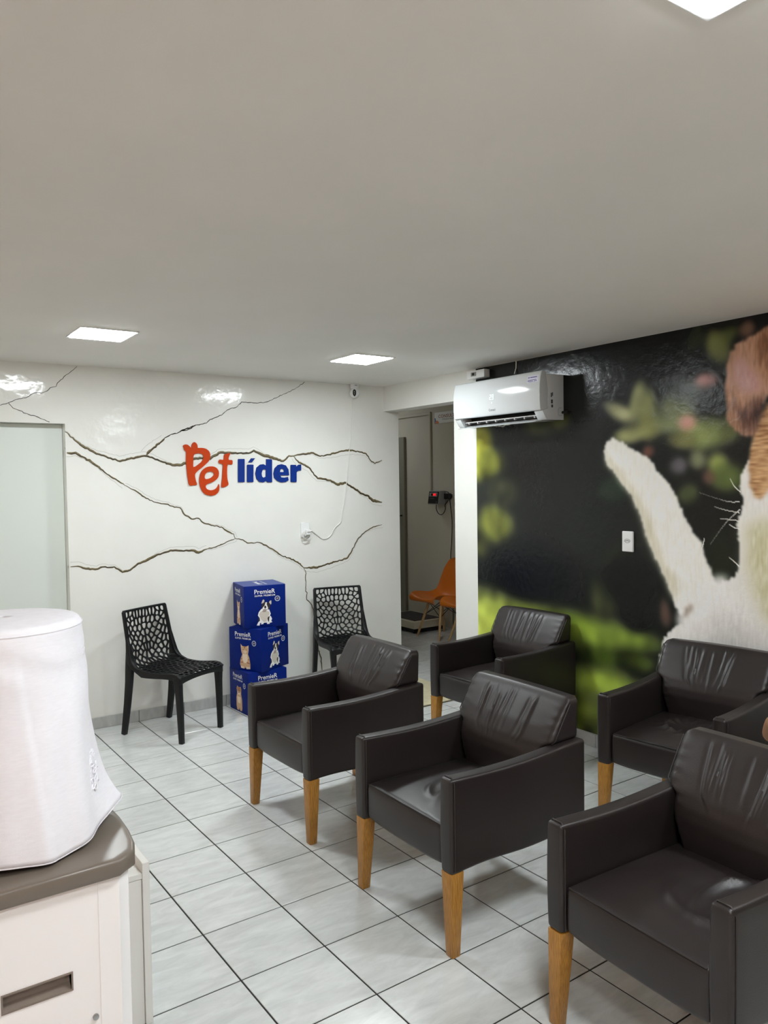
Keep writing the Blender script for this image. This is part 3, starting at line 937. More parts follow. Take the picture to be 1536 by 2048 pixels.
    for w in WHISK:
        cv = catmull([(a, b) for a, b in w], 40)
        cv = np.array(cv)
        for k, (a, b) in enumerate(cv):
            i, j = int(round((a - MY0) / ST)), int(round((b - MZ0) / ST))
            if 0 <= i < SH[0] and 0 <= j < SH[1]:
                al = 0.7 * (1 - 0.8 * k / len(cv))
                img[i, j] = img[i, j] * (1 - al) + np.array([228, 226, 218]) * al
    img = np.clip(img, 4, 250) / 255.0
    lum = img.max(-1, keepdims=True)
    img = np.where(lum > 0.2, lum + (img - lum) * 0.86, img)
    img = img * np.interp(lum, [0.0, 0.16, 0.30, 0.6, 1.0], [0.62, 0.70, 1.08, 1.18, 1.06])
    img = np.clip(img, 0, 0.96)
    linimg = np.where(img <= 0.04045, img / 12.92, ((img + 0.055) / 1.055) ** 2.4)

    ny, nzv = SH
    verts = np.stack([np.full(SH, XR - 0.0018), Yg, Zg], -1).reshape(-1, 3)
    idx = np.arange(ny * nzv).reshape(SH)
    faces = np.stack([idx[:-1, :-1], idx[:-1, 1:], idx[1:, 1:], idx[1:, :-1]], -1).reshape(-1, 4)
    mural_me = bpy.data.meshes.new('mural')
    mural_me.vertices.add(len(verts))
    mural_me.vertices.foreach_set('co', verts.ravel())
    mural_me.loops.add(faces.size)
    mural_me.loops.foreach_set('vertex_index', faces.ravel())
    mural_me.polygons.add(len(faces))
    mural_me.polygons.foreach_set('loop_start', np.arange(0, faces.size, 4))
    mural_me.update(calc_edges=True)
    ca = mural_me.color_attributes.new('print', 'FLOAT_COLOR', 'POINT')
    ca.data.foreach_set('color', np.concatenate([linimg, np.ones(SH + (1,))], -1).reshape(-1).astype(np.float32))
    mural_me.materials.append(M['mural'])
    return mural_me

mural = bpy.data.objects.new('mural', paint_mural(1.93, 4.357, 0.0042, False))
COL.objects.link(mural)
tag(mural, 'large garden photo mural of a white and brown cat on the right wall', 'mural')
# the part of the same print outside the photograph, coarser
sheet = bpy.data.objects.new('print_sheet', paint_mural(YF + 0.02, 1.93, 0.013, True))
COL.objects.link(sheet)
sheet.parent = mural

# ------------------------------------------------------------------ leather armchairs
def make_armchair(loc, rot, label, seed, dent):
    """local frame: x runs from the front edge to the back, y across, chair faces -x"""
    r = random.Random(seed)
    t = empty('armchair', (loc[0], loc[1], 0), math.radians(rot), label, 'armchair', 'brown leather armchairs of the waiting room')
    HW = 0.313
    # arms
    for s in (-1, 1):
        mb = MB()
        def fa(x, y, z):
            k = (x + 0.345) / 0.69
            if z > 0.05:
                z += (0.002 - 0.010 * math.sin(PI * min(1, k * 1.15)) + 0.012 * k * k) * smoothstep(0.05, 0.16, z)
            y += 0.004 * math.sin(x * 9 + seed) * (1 - (z / 0.17) ** 2) + 0.003 * (1 - (z / 0.17) ** 2) * (1 if y > 0 else -1)
            if z < -0.1: z += 0.004 * math.sin(x * 14 + seed)
            return x, y, z
        rbox(mb, (0.345, 0.031, 0.168), 0.013, (12, 2, 8), (0.345, s * (HW - 0.031), 0.468), fa)
        a = mb.build('arm', M['leather'], t, smooth=50, weld=True)
        # stitched seam a finger's width behind the front face
        sm = MB()
        yo, yi = s * (HW - 0.0305) + 0.0325, s * (HW - 0.0305) - 0.0325
        sm.tube([(0.016, yi, 0.31), (0.016, yi, 0.622), (0.016, (yi + yo) / 2 - 0.018, 0.6405), (0.016, (yi + yo) / 2 + 0.018, 0.6405), (0.016, yo, 0.622), (0.016, yo, 0.31)], 0.0023, 6)
        sm.build('seam', M['stitch'], a, smooth=60)
    # seat cushion
    mb = MB()
    hx, hy, hz = 0.29, 0.248, 0.0775
    folds = [(r.uniform(-0.5, 0.5), r.uniform(-0.9, 0.9), r.uniform(0.15, 0.3), r.uniform(0.012, 0.022), r.uniform(0.006, 0.011), r.choice((-1, 1))) for _ in range(7)]
    fan = [(dent[0], dent[1] * 0.9, a_) for a_ in (0.15, 0.42, 0.7, 1.0, 1.3)]
    def fs(x, y, z):
        u, v = x / hx, y / hy
        if z > 0:
            k = smoothstep(0.0, hz, z)
            crown = 0.024 * (1 - u * u) * (1 - v * v)
            sag = -0.020 * math.exp(-((u - dent[0]) / 0.45) ** 2 - ((v - dent[1] * 0.3) / 0.5) ** 2)
            rid = 0.0
            for fu, fv, ln, wd, am, sg in folds:
                rr = math.hypot((u - dent[0]) * 1.0, v - dent[1] * 0.35)
                rid += am * math.exp(-((rr - (0.35 + 0.4 * abs(fu))) / (wd * 3)) ** 2) * math.exp(-((math.atan2(v - dent[1] * 0.35, u - dent[0]) - fv * 3) / 0.5) ** 2)
            # small radiating pleats at one arm
            ang = math.atan2(u - dent[0], (v - dent[1]) * -(1 if dent[1] > 0 else -1) + 1e-6)
            dist = math.hypot(u - dent[0], v - dent[1])
            rid += 0.0085 * abs(math.sin(ang * 6 + seed)) ** 3 * math.exp(-((dist - 0.32) / 0.2) ** 2)
            rid += 0.012 * math.exp(-((dist - 0.72 - 0.05 * math.sin(3 * ang)) / 0.055) ** 2) * smoothstep(-1.3, -0.2, ang) * (1 - smoothstep(0.9, 1.6, ang))
            z += k * (crown + sag + rid)
        if x < 0 and abs(z) < hz:
            x -= 0.010 * (1 - v * v) * (1 - (z / hz) ** 2) * smoothstep(0, -hx, x)
        if z < 0 and x < -0.1:
            z += 0.010 * abs(v) ** 4
        return x, y, z
    rbox(mb, (hx, hy, hz), 0.020, (46, 42, 5), (0.302, 0, 0.377), fs)
    seat = mb.build('seat', M['leather'], t, smooth=60, weld=True)
    sm = MB()
    sm.tube([(0.017 - 0.003 * (1 - (v / 0.235) ** 2), v, 0.4515 + 0.002 * (1 - (v / 0.235) ** 2)) for v in [-0.235 + 0.47 * k / 12 for k in range(13)]], 0.0026, 6)
    sm.build('piping', M['stitch'], seat, smooth=60)
    # backrest wedge
    mb = MB()
    bx, by, bz = 0.08, 0.288, 0.2
    zx = [0.415, 0.5, 0.56, 0.60, 0.64, 0.70, 0.75, 0.79, 0.815]
    xx = [0.505, 0.497, 0.497, 0.505, 0.520, 0.553, 0.585, 0.612, 0.632]
    wr = [(r.uniform(-0.75, 0.75), r.uniform(0.005, 0.010), r.uniform(0.0025, 0.006), r.uniform(-0.14, 0.14), r.uniform(0.66, 0.71), r.uniform(0.755, 0.785)) for _ in range(13)]
    def fb(x, y, z):
        zz = 0.615 + z
        xf = interp(zz, zx, xx)
        k = (x + bx) / (2 * bx)
        xr_ = 0.688 if zz > 0.63 else 0.66
        v = y / by
        zt = zz
        X = xf + (xr_ - xf) * k
        front = 1 - smoothstep(0.0, 0.6, k)
        X -= front * 0.014 * (1 - v * v) * math.sin(PI * max(0, min(1, (zz - 0.42) / 0.4)))
        for vy, wd, am, sl, za, zb in wr:
            w = smoothstep(za - 0.07, za, zz) * (1 - smoothstep(zb, zb + 0.03, zz))
            yy = vy * 0.21 + (zz - 0.72) * (sl + vy * 0.25)
            X -= front * am * w * (math.exp(-((y - yy) / wd) ** 2) - 0.6 * math.exp(-((y - yy - wd * 1.6) / wd) ** 2))
        # puckers along the side seams
        X -= front * 0.0016 * math.sin(zz * 190 + seed) * smoothstep(0.75, 0.97, abs(v))
        ysc = 0.70 + (0.846 - 0.70) * smoothstep(0.42, 0.60, zz) if zz < 0.60 else 0.846 + (0.985 - 0.846) * smoothstep(0.622, 0.66, zz)
        Y = y * ysc
        zt += 0.006 * (1 - v * v) * smoothstep(0.1, 0.2, z)
        return X, Y, zt
    rbox(mb, (bx, by, bz), 0.028, (6, 76, 40), (0, 0, 0), fb, nr=4)
    b = mb.build('backrest', M['leather'], t, smooth=70, weld=True)
    # side seams of the backrest cushion
    for s in (-1, 1):
        sm = MB()
        pts = [(interp(z, zx, xx) + 0.016, s * (0.2885 if z > 0.66 else 0.2885 * (0.846 + 0.139 * smoothstep(0.622, 0.66, z)) / 0.985), z) for z in (0.645, 0.66, 0.69, 0.72, 0.75, 0.775, 0.792)]
        sm.tube(pts, 0.0022, 6)
        sm.build('seam', M['stitch'], b, smooth=60)
    # upholstered rear panel between the arms
    mb = MB()
    rbox(mb, (0.017, 0.2495, 0.165), 0.008, (1, 4, 4), (0.672, 0, 0.467))
    mb.build('back_panel', M['leather'], t, smooth=50, weld=True)
    # tapered legs
    for fx in (0, 1):
        for s in (-1, 1):
            mb = MB()
            x0 = 0.030 if fx == 0 else 0.657
            top = Vector((x0, s * (HW - 0.0315), 0.302))
            bot = Vector((x0 - 0.009 if fx == 0 else x0 + 0.012, s * (HW - 0.0225), 0.0))
            V = []
            for c, hw_ in ((bot, 0.0185), (top, 0.029)):
                V += [(c.x - hw_, c.y - hw_, c.z), (c.x + hw_, c.y - hw_, c.z), (c.x + hw_, c.y + hw_, c.z), (c.x - hw_, c.y + hw_, c.z)]
            mb.add(V, [(3, 2, 1, 0), (4, 5, 6, 7), (0, 1, 5, 4), (1, 2, 6, 5), (2, 3, 7, 6), (3, 0, 4, 7)])
            mb.build('leg', M['wood'], t, bevel=(0.003, 2), smooth=40)
    return t

make_armchair((1.697, 3.455), 1.75, 'brown leather armchair in front of the stacked blue boxes', 11, (0.0, -0.85))
make_armchair((1.690, 2.400), 0.0, 'brown leather armchair in the middle of the front row, whole in view', 23, (-0.1, -0.75))
make_armchair((1.722, 1.364), -2.0, 'brown leather armchair nearest the viewer, cut by the bottom right corner', 37, (0.05, -0.8))
make_armchair((3.075, 3.655), 4.3, 'brown leather armchair against the mural under the air conditioner', 41, (0.0, -0.6))
make_armchair((3.017, 2.222), 9.0, "brown leather armchair against the mural below the cat's white body", 53, (0.1, 0.1))
make_armchair((3.035, 1.335), 6.0, 'brown leather armchair with the seated person, past the right edge of the photo', 61, (0.1, 0.1))

# ------------------------------------------------------------------ black openwork plastic chairs
HOLES = [(112,228),(187,222),(283,250),(348,240),(420,235),(495,235),(568,235),(640,215),(715,215),(815,172),(895,168),
(220,295),(150,325),(118,370),(795,245),(880,270),(915,310),(240,385),(330,378),(410,355),(500,352),(600,345),(685,355),(795,345),(880,410),(945,420),
(112,490),(170,470),(290,480),(408,485),(510,455),(620,470),(745,450),(825,510),(230,555),(348,580),(475,570),(565,565),(690,550),(890,550),(955,575),
(300,630),(415,650),(640,635),(765,610),(140,640),(195,605),(485,690),(570,680),(820,680),(700,715),(885,710),(960,720),
(262,720),(370,745),(208,770),(150,800),(320,790),(440,815),(505,800),(565,800),(630,800),(765,755),(215,885),(285,900),(380,880),(705,850),(815,850),(900,825),(960,865),
(165,945),(340,965),(465,945),(545,965),(630,930),(755,920),(860,955),(930,985),(250,1015),(415,1010),(680,985),(780,1005),
(190,1055),(325,1055),(385,1090),(480,1060),(550,1055),(620,1045),(720,1055),(840,1045),(905,1065),
(275,1105),(445,1112),(525,1125),(595,1125),(665,1090),(780,1095),(855,1115),(230,1140),(345,1145),(410,1170),(490,1168),(650,1145),(735,1140),(295,1175),(560,1200)]
# side profile of the shell: (y, z), from the top of the back to the front of the seat
BACK_P = [(0.0, 0.83), (-0.018, 0.74), (-0.038, 0.64), (-0.056, 0.55), (-0.074, 0.495), (-0.105, 0.462), (-0.150, 0.447)]
SEAT_P = [(-0.150, 0.447), (-0.21, 0.440), (-0.29, 0.437), (-0.37, 0.443), (-0.44, 0.450), (-0.478, 0.447), (-0.500, 0.432)]

def prof(P):
    P = [np.array(p) for p in catmull(P, 6)]
    L = [0.0]
    for i in range(1, len(P)): L.append(L[-1] + float(np.linalg.norm(P[i] - P[i - 1])))
    A_ = np.array(P)
    def f(s):
        y, z = np.interp(s, L, A_[:, 0]), np.interp(s, L, A_[:, 1])
        e = 0.004
        ty, tz = np.interp(s + e, L, A_[:, 0]) - np.interp(s - e, L, A_[:, 0]), np.interp(s + e, L, A_[:, 1]) - np.interp(s - e, L, A_[:, 1])
        n = math.hypot(ty, tz) + 1e-9
        return float(y), float(z), float(-tz / n), float(ty / n)   # position and normal
    return f, L[-1]
fB, LB = prof(BACK_P)
fS, LS = prof(SEAT_P)

def voronoi_cells(sites, x0, x1, y0, y1, inset):
    """for each site the cell polygon and its inset hole polygon, both convex"""
    out = []
    for i, (sx, sy) in enumerate(sites):
        big = [(x0, y0), (x1, y0), (x1, y1), (x0, y1)]
        near = sorted(range(len(sites)), key=lambda j: (sites[j][0] - sx) ** 2 + (sites[j][1] - sy) ** 2)[1:22]
        cell, hole = big, [(x0 + inset, y0 + inset), (x1 - inset, y0 + inset), (x1 - inset, y1 - inset), (x0 + inset, y1 - inset)]
        for j in near:
            nx, ny = sites[j][0] - sx, sites[j][1] - sy
            d = math.hypot(nx, ny)
            if d < 1e-6: continue
            nx, ny = nx / d, ny / d
            mid = nx * (sx + sites[j][0]) / 2 + ny * (sy + sites[j][1]) / 2
            cell = clip(cell, nx, ny, mid)
            hole = clip(hole, nx, ny, mid - inset) if len(hole) > 2 else []
        if len(cell) < 3: continue
        if len(hole) >= 3:
            for _ in range(2):
                h2 = []
                for k in range(len(hole)):
                    a, b = hole[k], hole[(k + 1) % len(hole)]
                    h2 += [(a[0] * 0.75 + b[0] * 0.25, a[1] * 0.75 + b[1] * 0.25), (a[0] * 0.25 + b[0] * 0.75, a[1] * 0.25 + b[1] * 0.75)]
                hole = h2
        out.append((cell, hole))
    return out

def ray_poly(c, a, poly):
    dx, dy = math.cos(a), math.sin(a)
    best = None
    for k in range(len(poly)):
        x0, y0 = poly[k][0] - c[0], poly[k][1] - c[1]
        x1, y1 = poly[(k + 1) % len(poly)][0] - c[0], poly[(k + 1) % len(poly)][1] - c[1]
        den = dx * (y1 - y0) - dy * (x1 - x0)
        if abs(den) < 1e-12: continue
        t = (x0 * (y1 - y0) - y0 * (x1 - x0)) / den
        u = (x0 * dy - y0 * dx) / den
        if t > 0 and -1e-6 <= u <= 1 + 1e-6 and (best is None or t < best): best = t
    return (c[0] + dx * best, c[1] + dy * best) if best else None

def lattice(mb, sites, w, L, fn, inset, th):
    for cell, hole in voronoi_cells(sites, -w, w, 0, L, inset):
        if len(hole) < 3:
            n = len(cell)
            V = [fn(x, s, th) for x, s in cell] + [fn(x, s, 0) for x, s in cell]
            mb.add(V, [tuple(range(n)), tuple(range(2 * n - 1, n - 1, -1))])
            continue
        cx = sum(p[0] for p in hole) / len(hole)
        cy = sum(p[1] for p in hole) / len(hole)
        angs = sorted([math.atan2(y - cy, x - cx) for x, y in cell] + [-PI + 2 * PI * (k + 0.5) / 12 for k in range(12)])
        o_, i_ = [], []
        for a in angs:
            p, q_ = ray_poly((cx, cy), a, cell), ray_poly((cx, cy), a, hole)
            if p and q_:
                o_.append(p)
                i_.append(q_)
        n = len(o_)
        V = [fn(x, s, th) for x, s in o_] + [fn(x, s, th) for x, s in i_] + [fn(x, s, 0) for x, s in i_] + [fn(x, s, 0) for x, s in o_]
        F = []
        for k in range(n):
            j = (k + 1) % n
            F += [(k, j, n + j, n + k), (n + k, n + j, 2 * n + j, 2 * n + k), (2 * n + k, 2 * n + j, 3 * n + j, 3 * n + k)]
        mb.add(V, F)

def make_openwork_chair(loc, rot, label):
    t = empty('openwork_chair', (loc[0], loc[1], 0), math.radians(rot), label, 'chair', 'black openwork plastic chairs along the cracked wall')
    WB = 0.183
    def back_fn(x, s, h):
        y, z, ny, nz_ = fB(s)
        k = 1 - (x / WB) ** 2
        y += 0.022 * k * smoothstep(0, 0.15, s) * (1 - 0.7 * smoothstep(LB * 0.75, LB, s)) + 0.008 * k
        return (x * (1 + 0.10 * s / LB), y + ny * (h - 0.006), z + nz_ * (h - 0.006))
    def seat_fn(x, s, h):
        y, z, ny, nz_ = fS(s)
        z -= 0.010 * (1 - (x / WB) ** 2) * math.sin(PI * min(1, s / LS))
        return (x * 1.10, y + ny * (h - 0.006), z + nz_ * (h - 0.006))
    sites = []
    for hx, hy in HOLES:
        # picture of the back's pattern -> metres on the shell
        kx = min(1.0, max(0.0, (hy - 180) / 870.0))
        xl, xr_ = 80 + 62 * kx ** 2, 940 + 62 * kx
        yt = 175 - (hx - 75) * 0.075 * (1 - kx)
        u = ((hx - xl) / (xr_ - xl) * 2 - 1) * (WB - 0.006)
        hgt = max(0.0, (hy - yt) / (1000 - 150))
        s = 0.355 * hgt if hgt < 0.93 else 0.33 + (hgt - 0.93) * 0.46
        sites.append((max(-WB + 0.012, min(WB - 0.012, u)), max(0.012, min(LB - 0.006, s))))
    mb = MB()
    lattice(mb, sites, WB, LB, back_fn, 0.0034, 0.012)
    back = mb.build('backrest', M['black_plastic'], t, smooth=45, weld=True)
    # rim of the back: two side rails and the top rail
    rail = MB()
    for sx in (-1, 1):
        pts, sz = [], []
        for k in range(15):
            s = LB * k / 14
            p = back_fn(sx * (WB + 0.004), s, 0.006)
            pts.append((p[0] + sx * 0.004, p[1], p[2]))
            sz.append((0.022 + 0.012 * smoothstep(0.2, 0.3, s) - 0.014 * smoothstep(0.36, LB, s), 0.020 + 0.020 * smoothstep(0.2, 0.32, s) - 0.018 * smoothstep(0.38, LB, s)))
        rail.sweep(pts, sz, (1, 0, 0))
    pts = [back_fn(x, 0.0, 0.006) for x in [(-WB - 0.014) + (2 * WB + 0.028) * k / 12 for k in range(13)]]
    V, F = [], []
    for k, p in enumerate(pts):
        V += [(p[0], p[1] - 0.009, p[2] - 0.007), (p[0], p[1] + 0.009, p[2] - 0.007), (p[0], p[1] + 0.009, p[2] + 0.008), (p[0], p[1] - 0.009, p[2] + 0.008)]
        if k:
            for e in range(4): F.append(((k - 1) * 4 + e, (k - 1) * 4 + (e + 1) % 4, k * 4 + (e + 1) % 4, k * 4 + e))
    F += [(3, 2, 1, 0), tuple((len(pts) - 1) * 4 + e for e in range(4))]
    rail.add(V, F)
    rail.build('rim', M['black_plastic'], back, bevel=(0.0035, 2), smooth=50)
    # seat lattice
    r = random.Random(4)
    ss = []
    rows = [(0.02, 9), (0.055, 8), (0.09, 9), (0.125, 8), (0.16, 9), (0.195, 8), (0.23, 9), (0.265, 8), (0.30, 9), (0.335, 8), (0.362, 9)]
    for s, n in rows:
        for k in range(n):
            x = (k + 0.5) / n * 2 - 1
            ss.append((x * (WB - 0.004), min(LS - 0.008, max(0.01, s - 0.012 * math.cos(x * PI * 0.5) + r.uniform(-0.006, 0.006)))))
    mb = MB()
    lattice(mb, ss, WB, LS, seat_fn, 0.0040, 0.012)
    seat = mb.build('seat', M['black_plastic'], t, smooth=45, weld=True)
    ap = MB()
    for sx in (-1, 1):
        pts, sz = [], []
        for s in (0.62, 0.72, 0.82, 0.92):
            p = back_fn(sx * WB, LB * s, 0.006)
            pts.append((p[0] + sx * 0.006, p[1] - 0.004, p[2] - 0.004))
            sz.append((0.016 + 0.006 * (s - 0.6), 0.022 + 0.06 * (s - 0.62)))
        for k in range(1, 13):
            s = LS * k / 12
            p = seat_fn(sx * WB, s, 0.006)
            hgt = 0.050 - 0.016 * math.sin(PI * k / 12)
            pts.append((p[0] + sx * 0.006, p[1], p[2] + 0.004 - hgt / 2 + 0.003))
            sz.append((0.020, hgt))
        ap.sweep(pts, sz, (1, 0, 0))
    # front apron: arched lower edge
    V, F = [], []
    n = 17
    for k in range(n):
        x = -WB * 1.1 - 0.014 + (2 * WB * 1.1 + 0.028) * k / (n - 1)
        c = 1 - (x / (WB * 1.1)) ** 2
        zt = 0.440 - 0.010 * c
        zb = 0.385 + 0.022 * c ** 0.6 if c > 0 else 0.385
        V += [(x, -0.507, zb), (x, -0.489, zb), (x, -0.489, zt), (x, -0.507, zt)]
        if k:
            for e in range(4): F.append(((k - 1) * 4 + e, (k - 1) * 4 + (e + 1) % 4, k * 4 + (e + 1) % 4, k * 4 + e))
    F += [(3, 2, 1, 0), tuple((n - 1) * 4 + e for e in range(4))]
    ap.add(V, F)
    ap.build('apron', M['black_plastic'], seat, bevel=(0.003, 2), smooth=50)
    # legs
    for sx in (-1, 1):
        mb = MB()
        pts = [(sx * 0.2005, -0.036, 0.66), (sx * 0.203, -0.052, 0.58), (sx * 0.205, -0.060, 0.51), (sx * 0.206, -0.060, 0.45), (sx * 0.207, -0.053, 0.36), (sx * 0.209, -0.036, 0.22), (sx * 0.211, -0.014, 0.08), (sx * 0.212, 0.0, 0.0)]
        mb.sweep(pts, [(0.016, 0.018), (0.026, 0.034), (0.032, 0.050), (0.034, 0.056), (0.033, 0.050), (0.032, 0.044), (0.031, 0.038), (0.030, 0.034)], (1, 0, 0))
        mb.build('leg', M['black_plastic'], t, bevel=(0.005, 2), smooth=50)
        mb = MB()
        pts = [(sx * 0.198, -0.478, 0.435), (sx * 0.197, -0.480, 0.39), (sx * 0.195, -0.483, 0.33), (sx * 0.193, -0.488, 0.2), (sx * 0.191, -0.493, 0.0)]
        mb.sweep(pts, [(0.044, 0.050), (0.042, 0.046), (0.038, 0.040), (0.034, 0.036), (0.029, 0.032)], (1, 0, 0))
        mb.build('leg', M['black_plastic'], t, bevel=(0.005, 2), smooth=50)
    return t

make_openwork_chair((1.668, 5.418), 27.5, 'black openwork plastic chair left of the blue boxes, all in view')
make_openwork_chair((3.247, 5.445), -12.6, 'black openwork plastic chair right of the blue boxes, behind the armchair')

# ------------------------------------------------------------------ blue printed cartons, a stack of three
BW_, BD_, BH_ = 0.317, 0.306, 0.312
def dog_print(mb, fn):
    S = lambda l: [((x - 240) / 620.0 * 0.385 + 0.29, 0.67 - (y - 160) / 1040.0 * 0.62) for x, y in l]
    white = [(430,540),(330,660),(290,790),(360,900),(370,1000),(300,1060),(240,1180),(345,1195),(375,1090),(420,1095),(400,1150),(490,1150),(520,1100),(630,1100),(640,1160),(745,1160),(735,1100),(760,1120),(850,1100),(805,1060),(835,960),(800,870),(755,840),(790,760),(730,580),(640,540)]
    layers = [(white, 0), ([(400,640),(340,740),(360,830),(430,980),(520,1070),(620,1060),(650,930),(720,820),(740,720),(690,640)], 1),
              ([(300,850),(360,930),(350,1010),(290,1040)], 3), ([(752,850),(725,960),(715,1090),(680,1040),(655,950),(680,880)], 3),
              ([(455,350),(540,285),(640,285),(720,310),(775,390),(765,510),(705,590),(640,600),(480,575),(440,470)], 3),
              ([(590,290),(650,290),(640,380),(690,520),(675,600),(620,570),(560,550),(460,575),(480,500),(560,410)], 0),
              ([(520,560),(580,545),(640,590),(610,670),(520,680),(450,650)], 2),
              (ellipse(580, 478, 40, 58), 3),
              ([(435,320),(480,200),(520,165),(560,220),(530,290),(450,330)], 1), ([(725,300),(770,235),(820,235),(822,350),(800,400),(770,360)], 1)]
    for k, (l, c) in enumerate(layers): mb.flat(S(l), fn, 0.0004 + 0.00012 * k, c)
    return 4
def cat_print(mb, fn, puppy=False):
    # colours: 4 tan, 5 rust, 6 pale, 3 dark
    S = lambda l: [((x - 205) / 150.0 * 0.33 + 0.33, 0.63 - (y - 965) / 365.0 * 0.60) for x, y in l]
    if puppy:
        layers = [([(225,1010),(240,975),(265,990),(295,990),(320,975),(335,1010),(330,1080),(350,1160),(352,1290),(340,1325),(300,1325),(285,1290),(272,1325),(228,1325),(215,1270),(215,1150),(235,1080)], 4),
                  ([(235,1010),(245,985),(315,985),(325,1010),(320,1060),(240,1060)], 5), ([(255,1050),(305,1050),(300,1100),(260,1100)], 6), ([(240,1130),(320,1130),(310,1220),(250,1220)], 6),
                  (ellipse(280, 1062, 14, 10), 3), (ellipse(258, 1035, 6, 6), 3), (ellipse(302, 1035, 6, 6), 3)]
    else:
        layers = [([(218,968),(245,1000),(300,1000),(333,980),(332,1060),(322,1110),(340,1160),(352,1250),(352,1318),(300,1328),(284,1300),(270,1322),(222,1316),(206,1260),(215,1190),(240,1120),(226,1070)], 4),
                  ([(250,1110),(310,1110),(318,1180),(300,1240),(262,1240),(240,1190)], 6), ([(258,1060),(305,1060),(298,1095),(278,1104),(262,1095)], 6),
                  ([(262,1000),(290,1000),(284,1030),(268,1030)], 5), ([(212,1228),(252,1222),(250,1240),(212,1246)], 5), ([(300,1222),(345,1232),(345,1250),(302,1240)], 5), ([(220,1180),(240,1172),(240,1188),(220,1196)], 5), ([(322,1172),(340,1184),(340,1198),(320,1188)], 5),
                  ([(226,985),(238,1002),(230,1020)], 6), ([(325,992),(314,1006),(324,1022)], 6),
                  ([(218,1292),(262,1292),(262,1322),(222,1316)], 6), ([(296,1294),(350,1290),(352,1318),(298,1326)], 6),
                  (ellipse(258, 1048, 7, 5), 3), (ellipse(302, 1050, 7, 5), 3), (ellipse(280, 1078, 6, 5), 5)]
    for k, (l, c) in enumerate(layers): mb.flat(S(l), fn, 0.0004 + 0.00012 * k, c)
PRINTS = ['print_white', 'print_cream', 'print_grey', 'print_dark', 'print_tan', 'print_rust', 'print_pale']
def carton(i, loc, rot, label, left):
    t = empty('carton', (loc[0], loc[1], i * BH_), rot, label, 'box', 'stack of blue printed cartons')
    mb = MB()
    mb.box(0, BW_, 0, BD_, 0.0, BH_ - 0.0016)
    mb.build('body', M['box_blue'], t, bevel=(0.003, 2), smooth=40)
    fl_ = MB()          # closed top flaps with a gap between them
    fl_.box(0.002, BW_ - 0.002, 0.002, BD_ / 2 - 0.001, BH_ - 0.0016, BH_)
    fl_.box(0.002, BW_ - 0.002, BD_ / 2 + 0.001, BD_ - 0.002, BH_ - 0.0016, BH_)
    fl_.build('flap', M['box_lit_top'] if i == 2 else M['box_blue'], t)  # only the topmost flaps get the colour painted as lit
    front = lambda u, v, w: (u * BW_, -w, v * BH_)
    side = lambda u, v, w: (-w, (1 - u) * BD_, v * BH_)
    top_ = lambda u, v, w: (u * BW_, v * BD_, BH_ + w)
    for nm, fn, animal in (('front_print', front, 'dog'), ('side_print', side, left)):
        tx = MB()
        sh = 0.0 if nm == 'front_print' else -0.06
        put_text(tx, 'PremieR', fn, 0.25 + sh, 0.745 + sh, 0.80, 0.905, 0.0006, 0, 0.007)
        put_text(tx, 'SUPER PREMIUM', fn, 0.255 + sh, 0.745 + sh, 0.735, 0.775, 0.0006, 0, 0.014, 1.15)
        tx.build('lettering', M['print_white'], t)
        an = MB()
        if animal == 'dog': dog_print(an, fn)
        else: cat_print(an, fn, animal == 'puppy')
        an.build('animal_print', [M[k] for k in PRINTS], t)
        bd = MB()
        bu = 0.80 if nm == 'front_print' else 0.78
        bd.flat([ellipse(bu, 0.665, 0.066, 0.066), ellipse(bu, 0.665, 0.048, 0.048)], fn, 0.0005, 0)
        bd.flat([(bu - 0.03, 0.655), (bu + 0.0, 0.64), (bu + 0.032, 0.665), (bu + 0.02, 0.69), (bu - 0.02, 0.685)], fn, 0.0005, 1)
        bd.build('badge_print', [M['print_silver'], M['print_grey']], t)
    if i == 2:
        tx = MB()
        put_text(tx, 'PremieR', lambda u, v, w: (v * BW_, (1 - u) * BD_, BH_ + w), 0.25, 0.8, 0.40, 0.52, 0.0006, 0, 0.035)
        put_text(tx, 'SUPER PREMIUM', lambda u, v, w: (v * BW_, (1 - u) * BD_, BH_ + w), 0.25, 0.8, 0.58, 0.62, 0.0006, 0, 0.02)
        tx.build('lettering', M['print_white'], t)
    return t
carton(0, (2.331, 5.179), 0.044, 'blue carton at the bottom of the stack, a brown puppy on its side', 'puppy')
carton(1, (2.422, 5.146), 0.431, 'blue carton in the middle of the stack, turned with its corner forward', 'cat')
carton(2, (2.342, 5.252), -0.156, 'blue carton on top of the stack', 'cat')

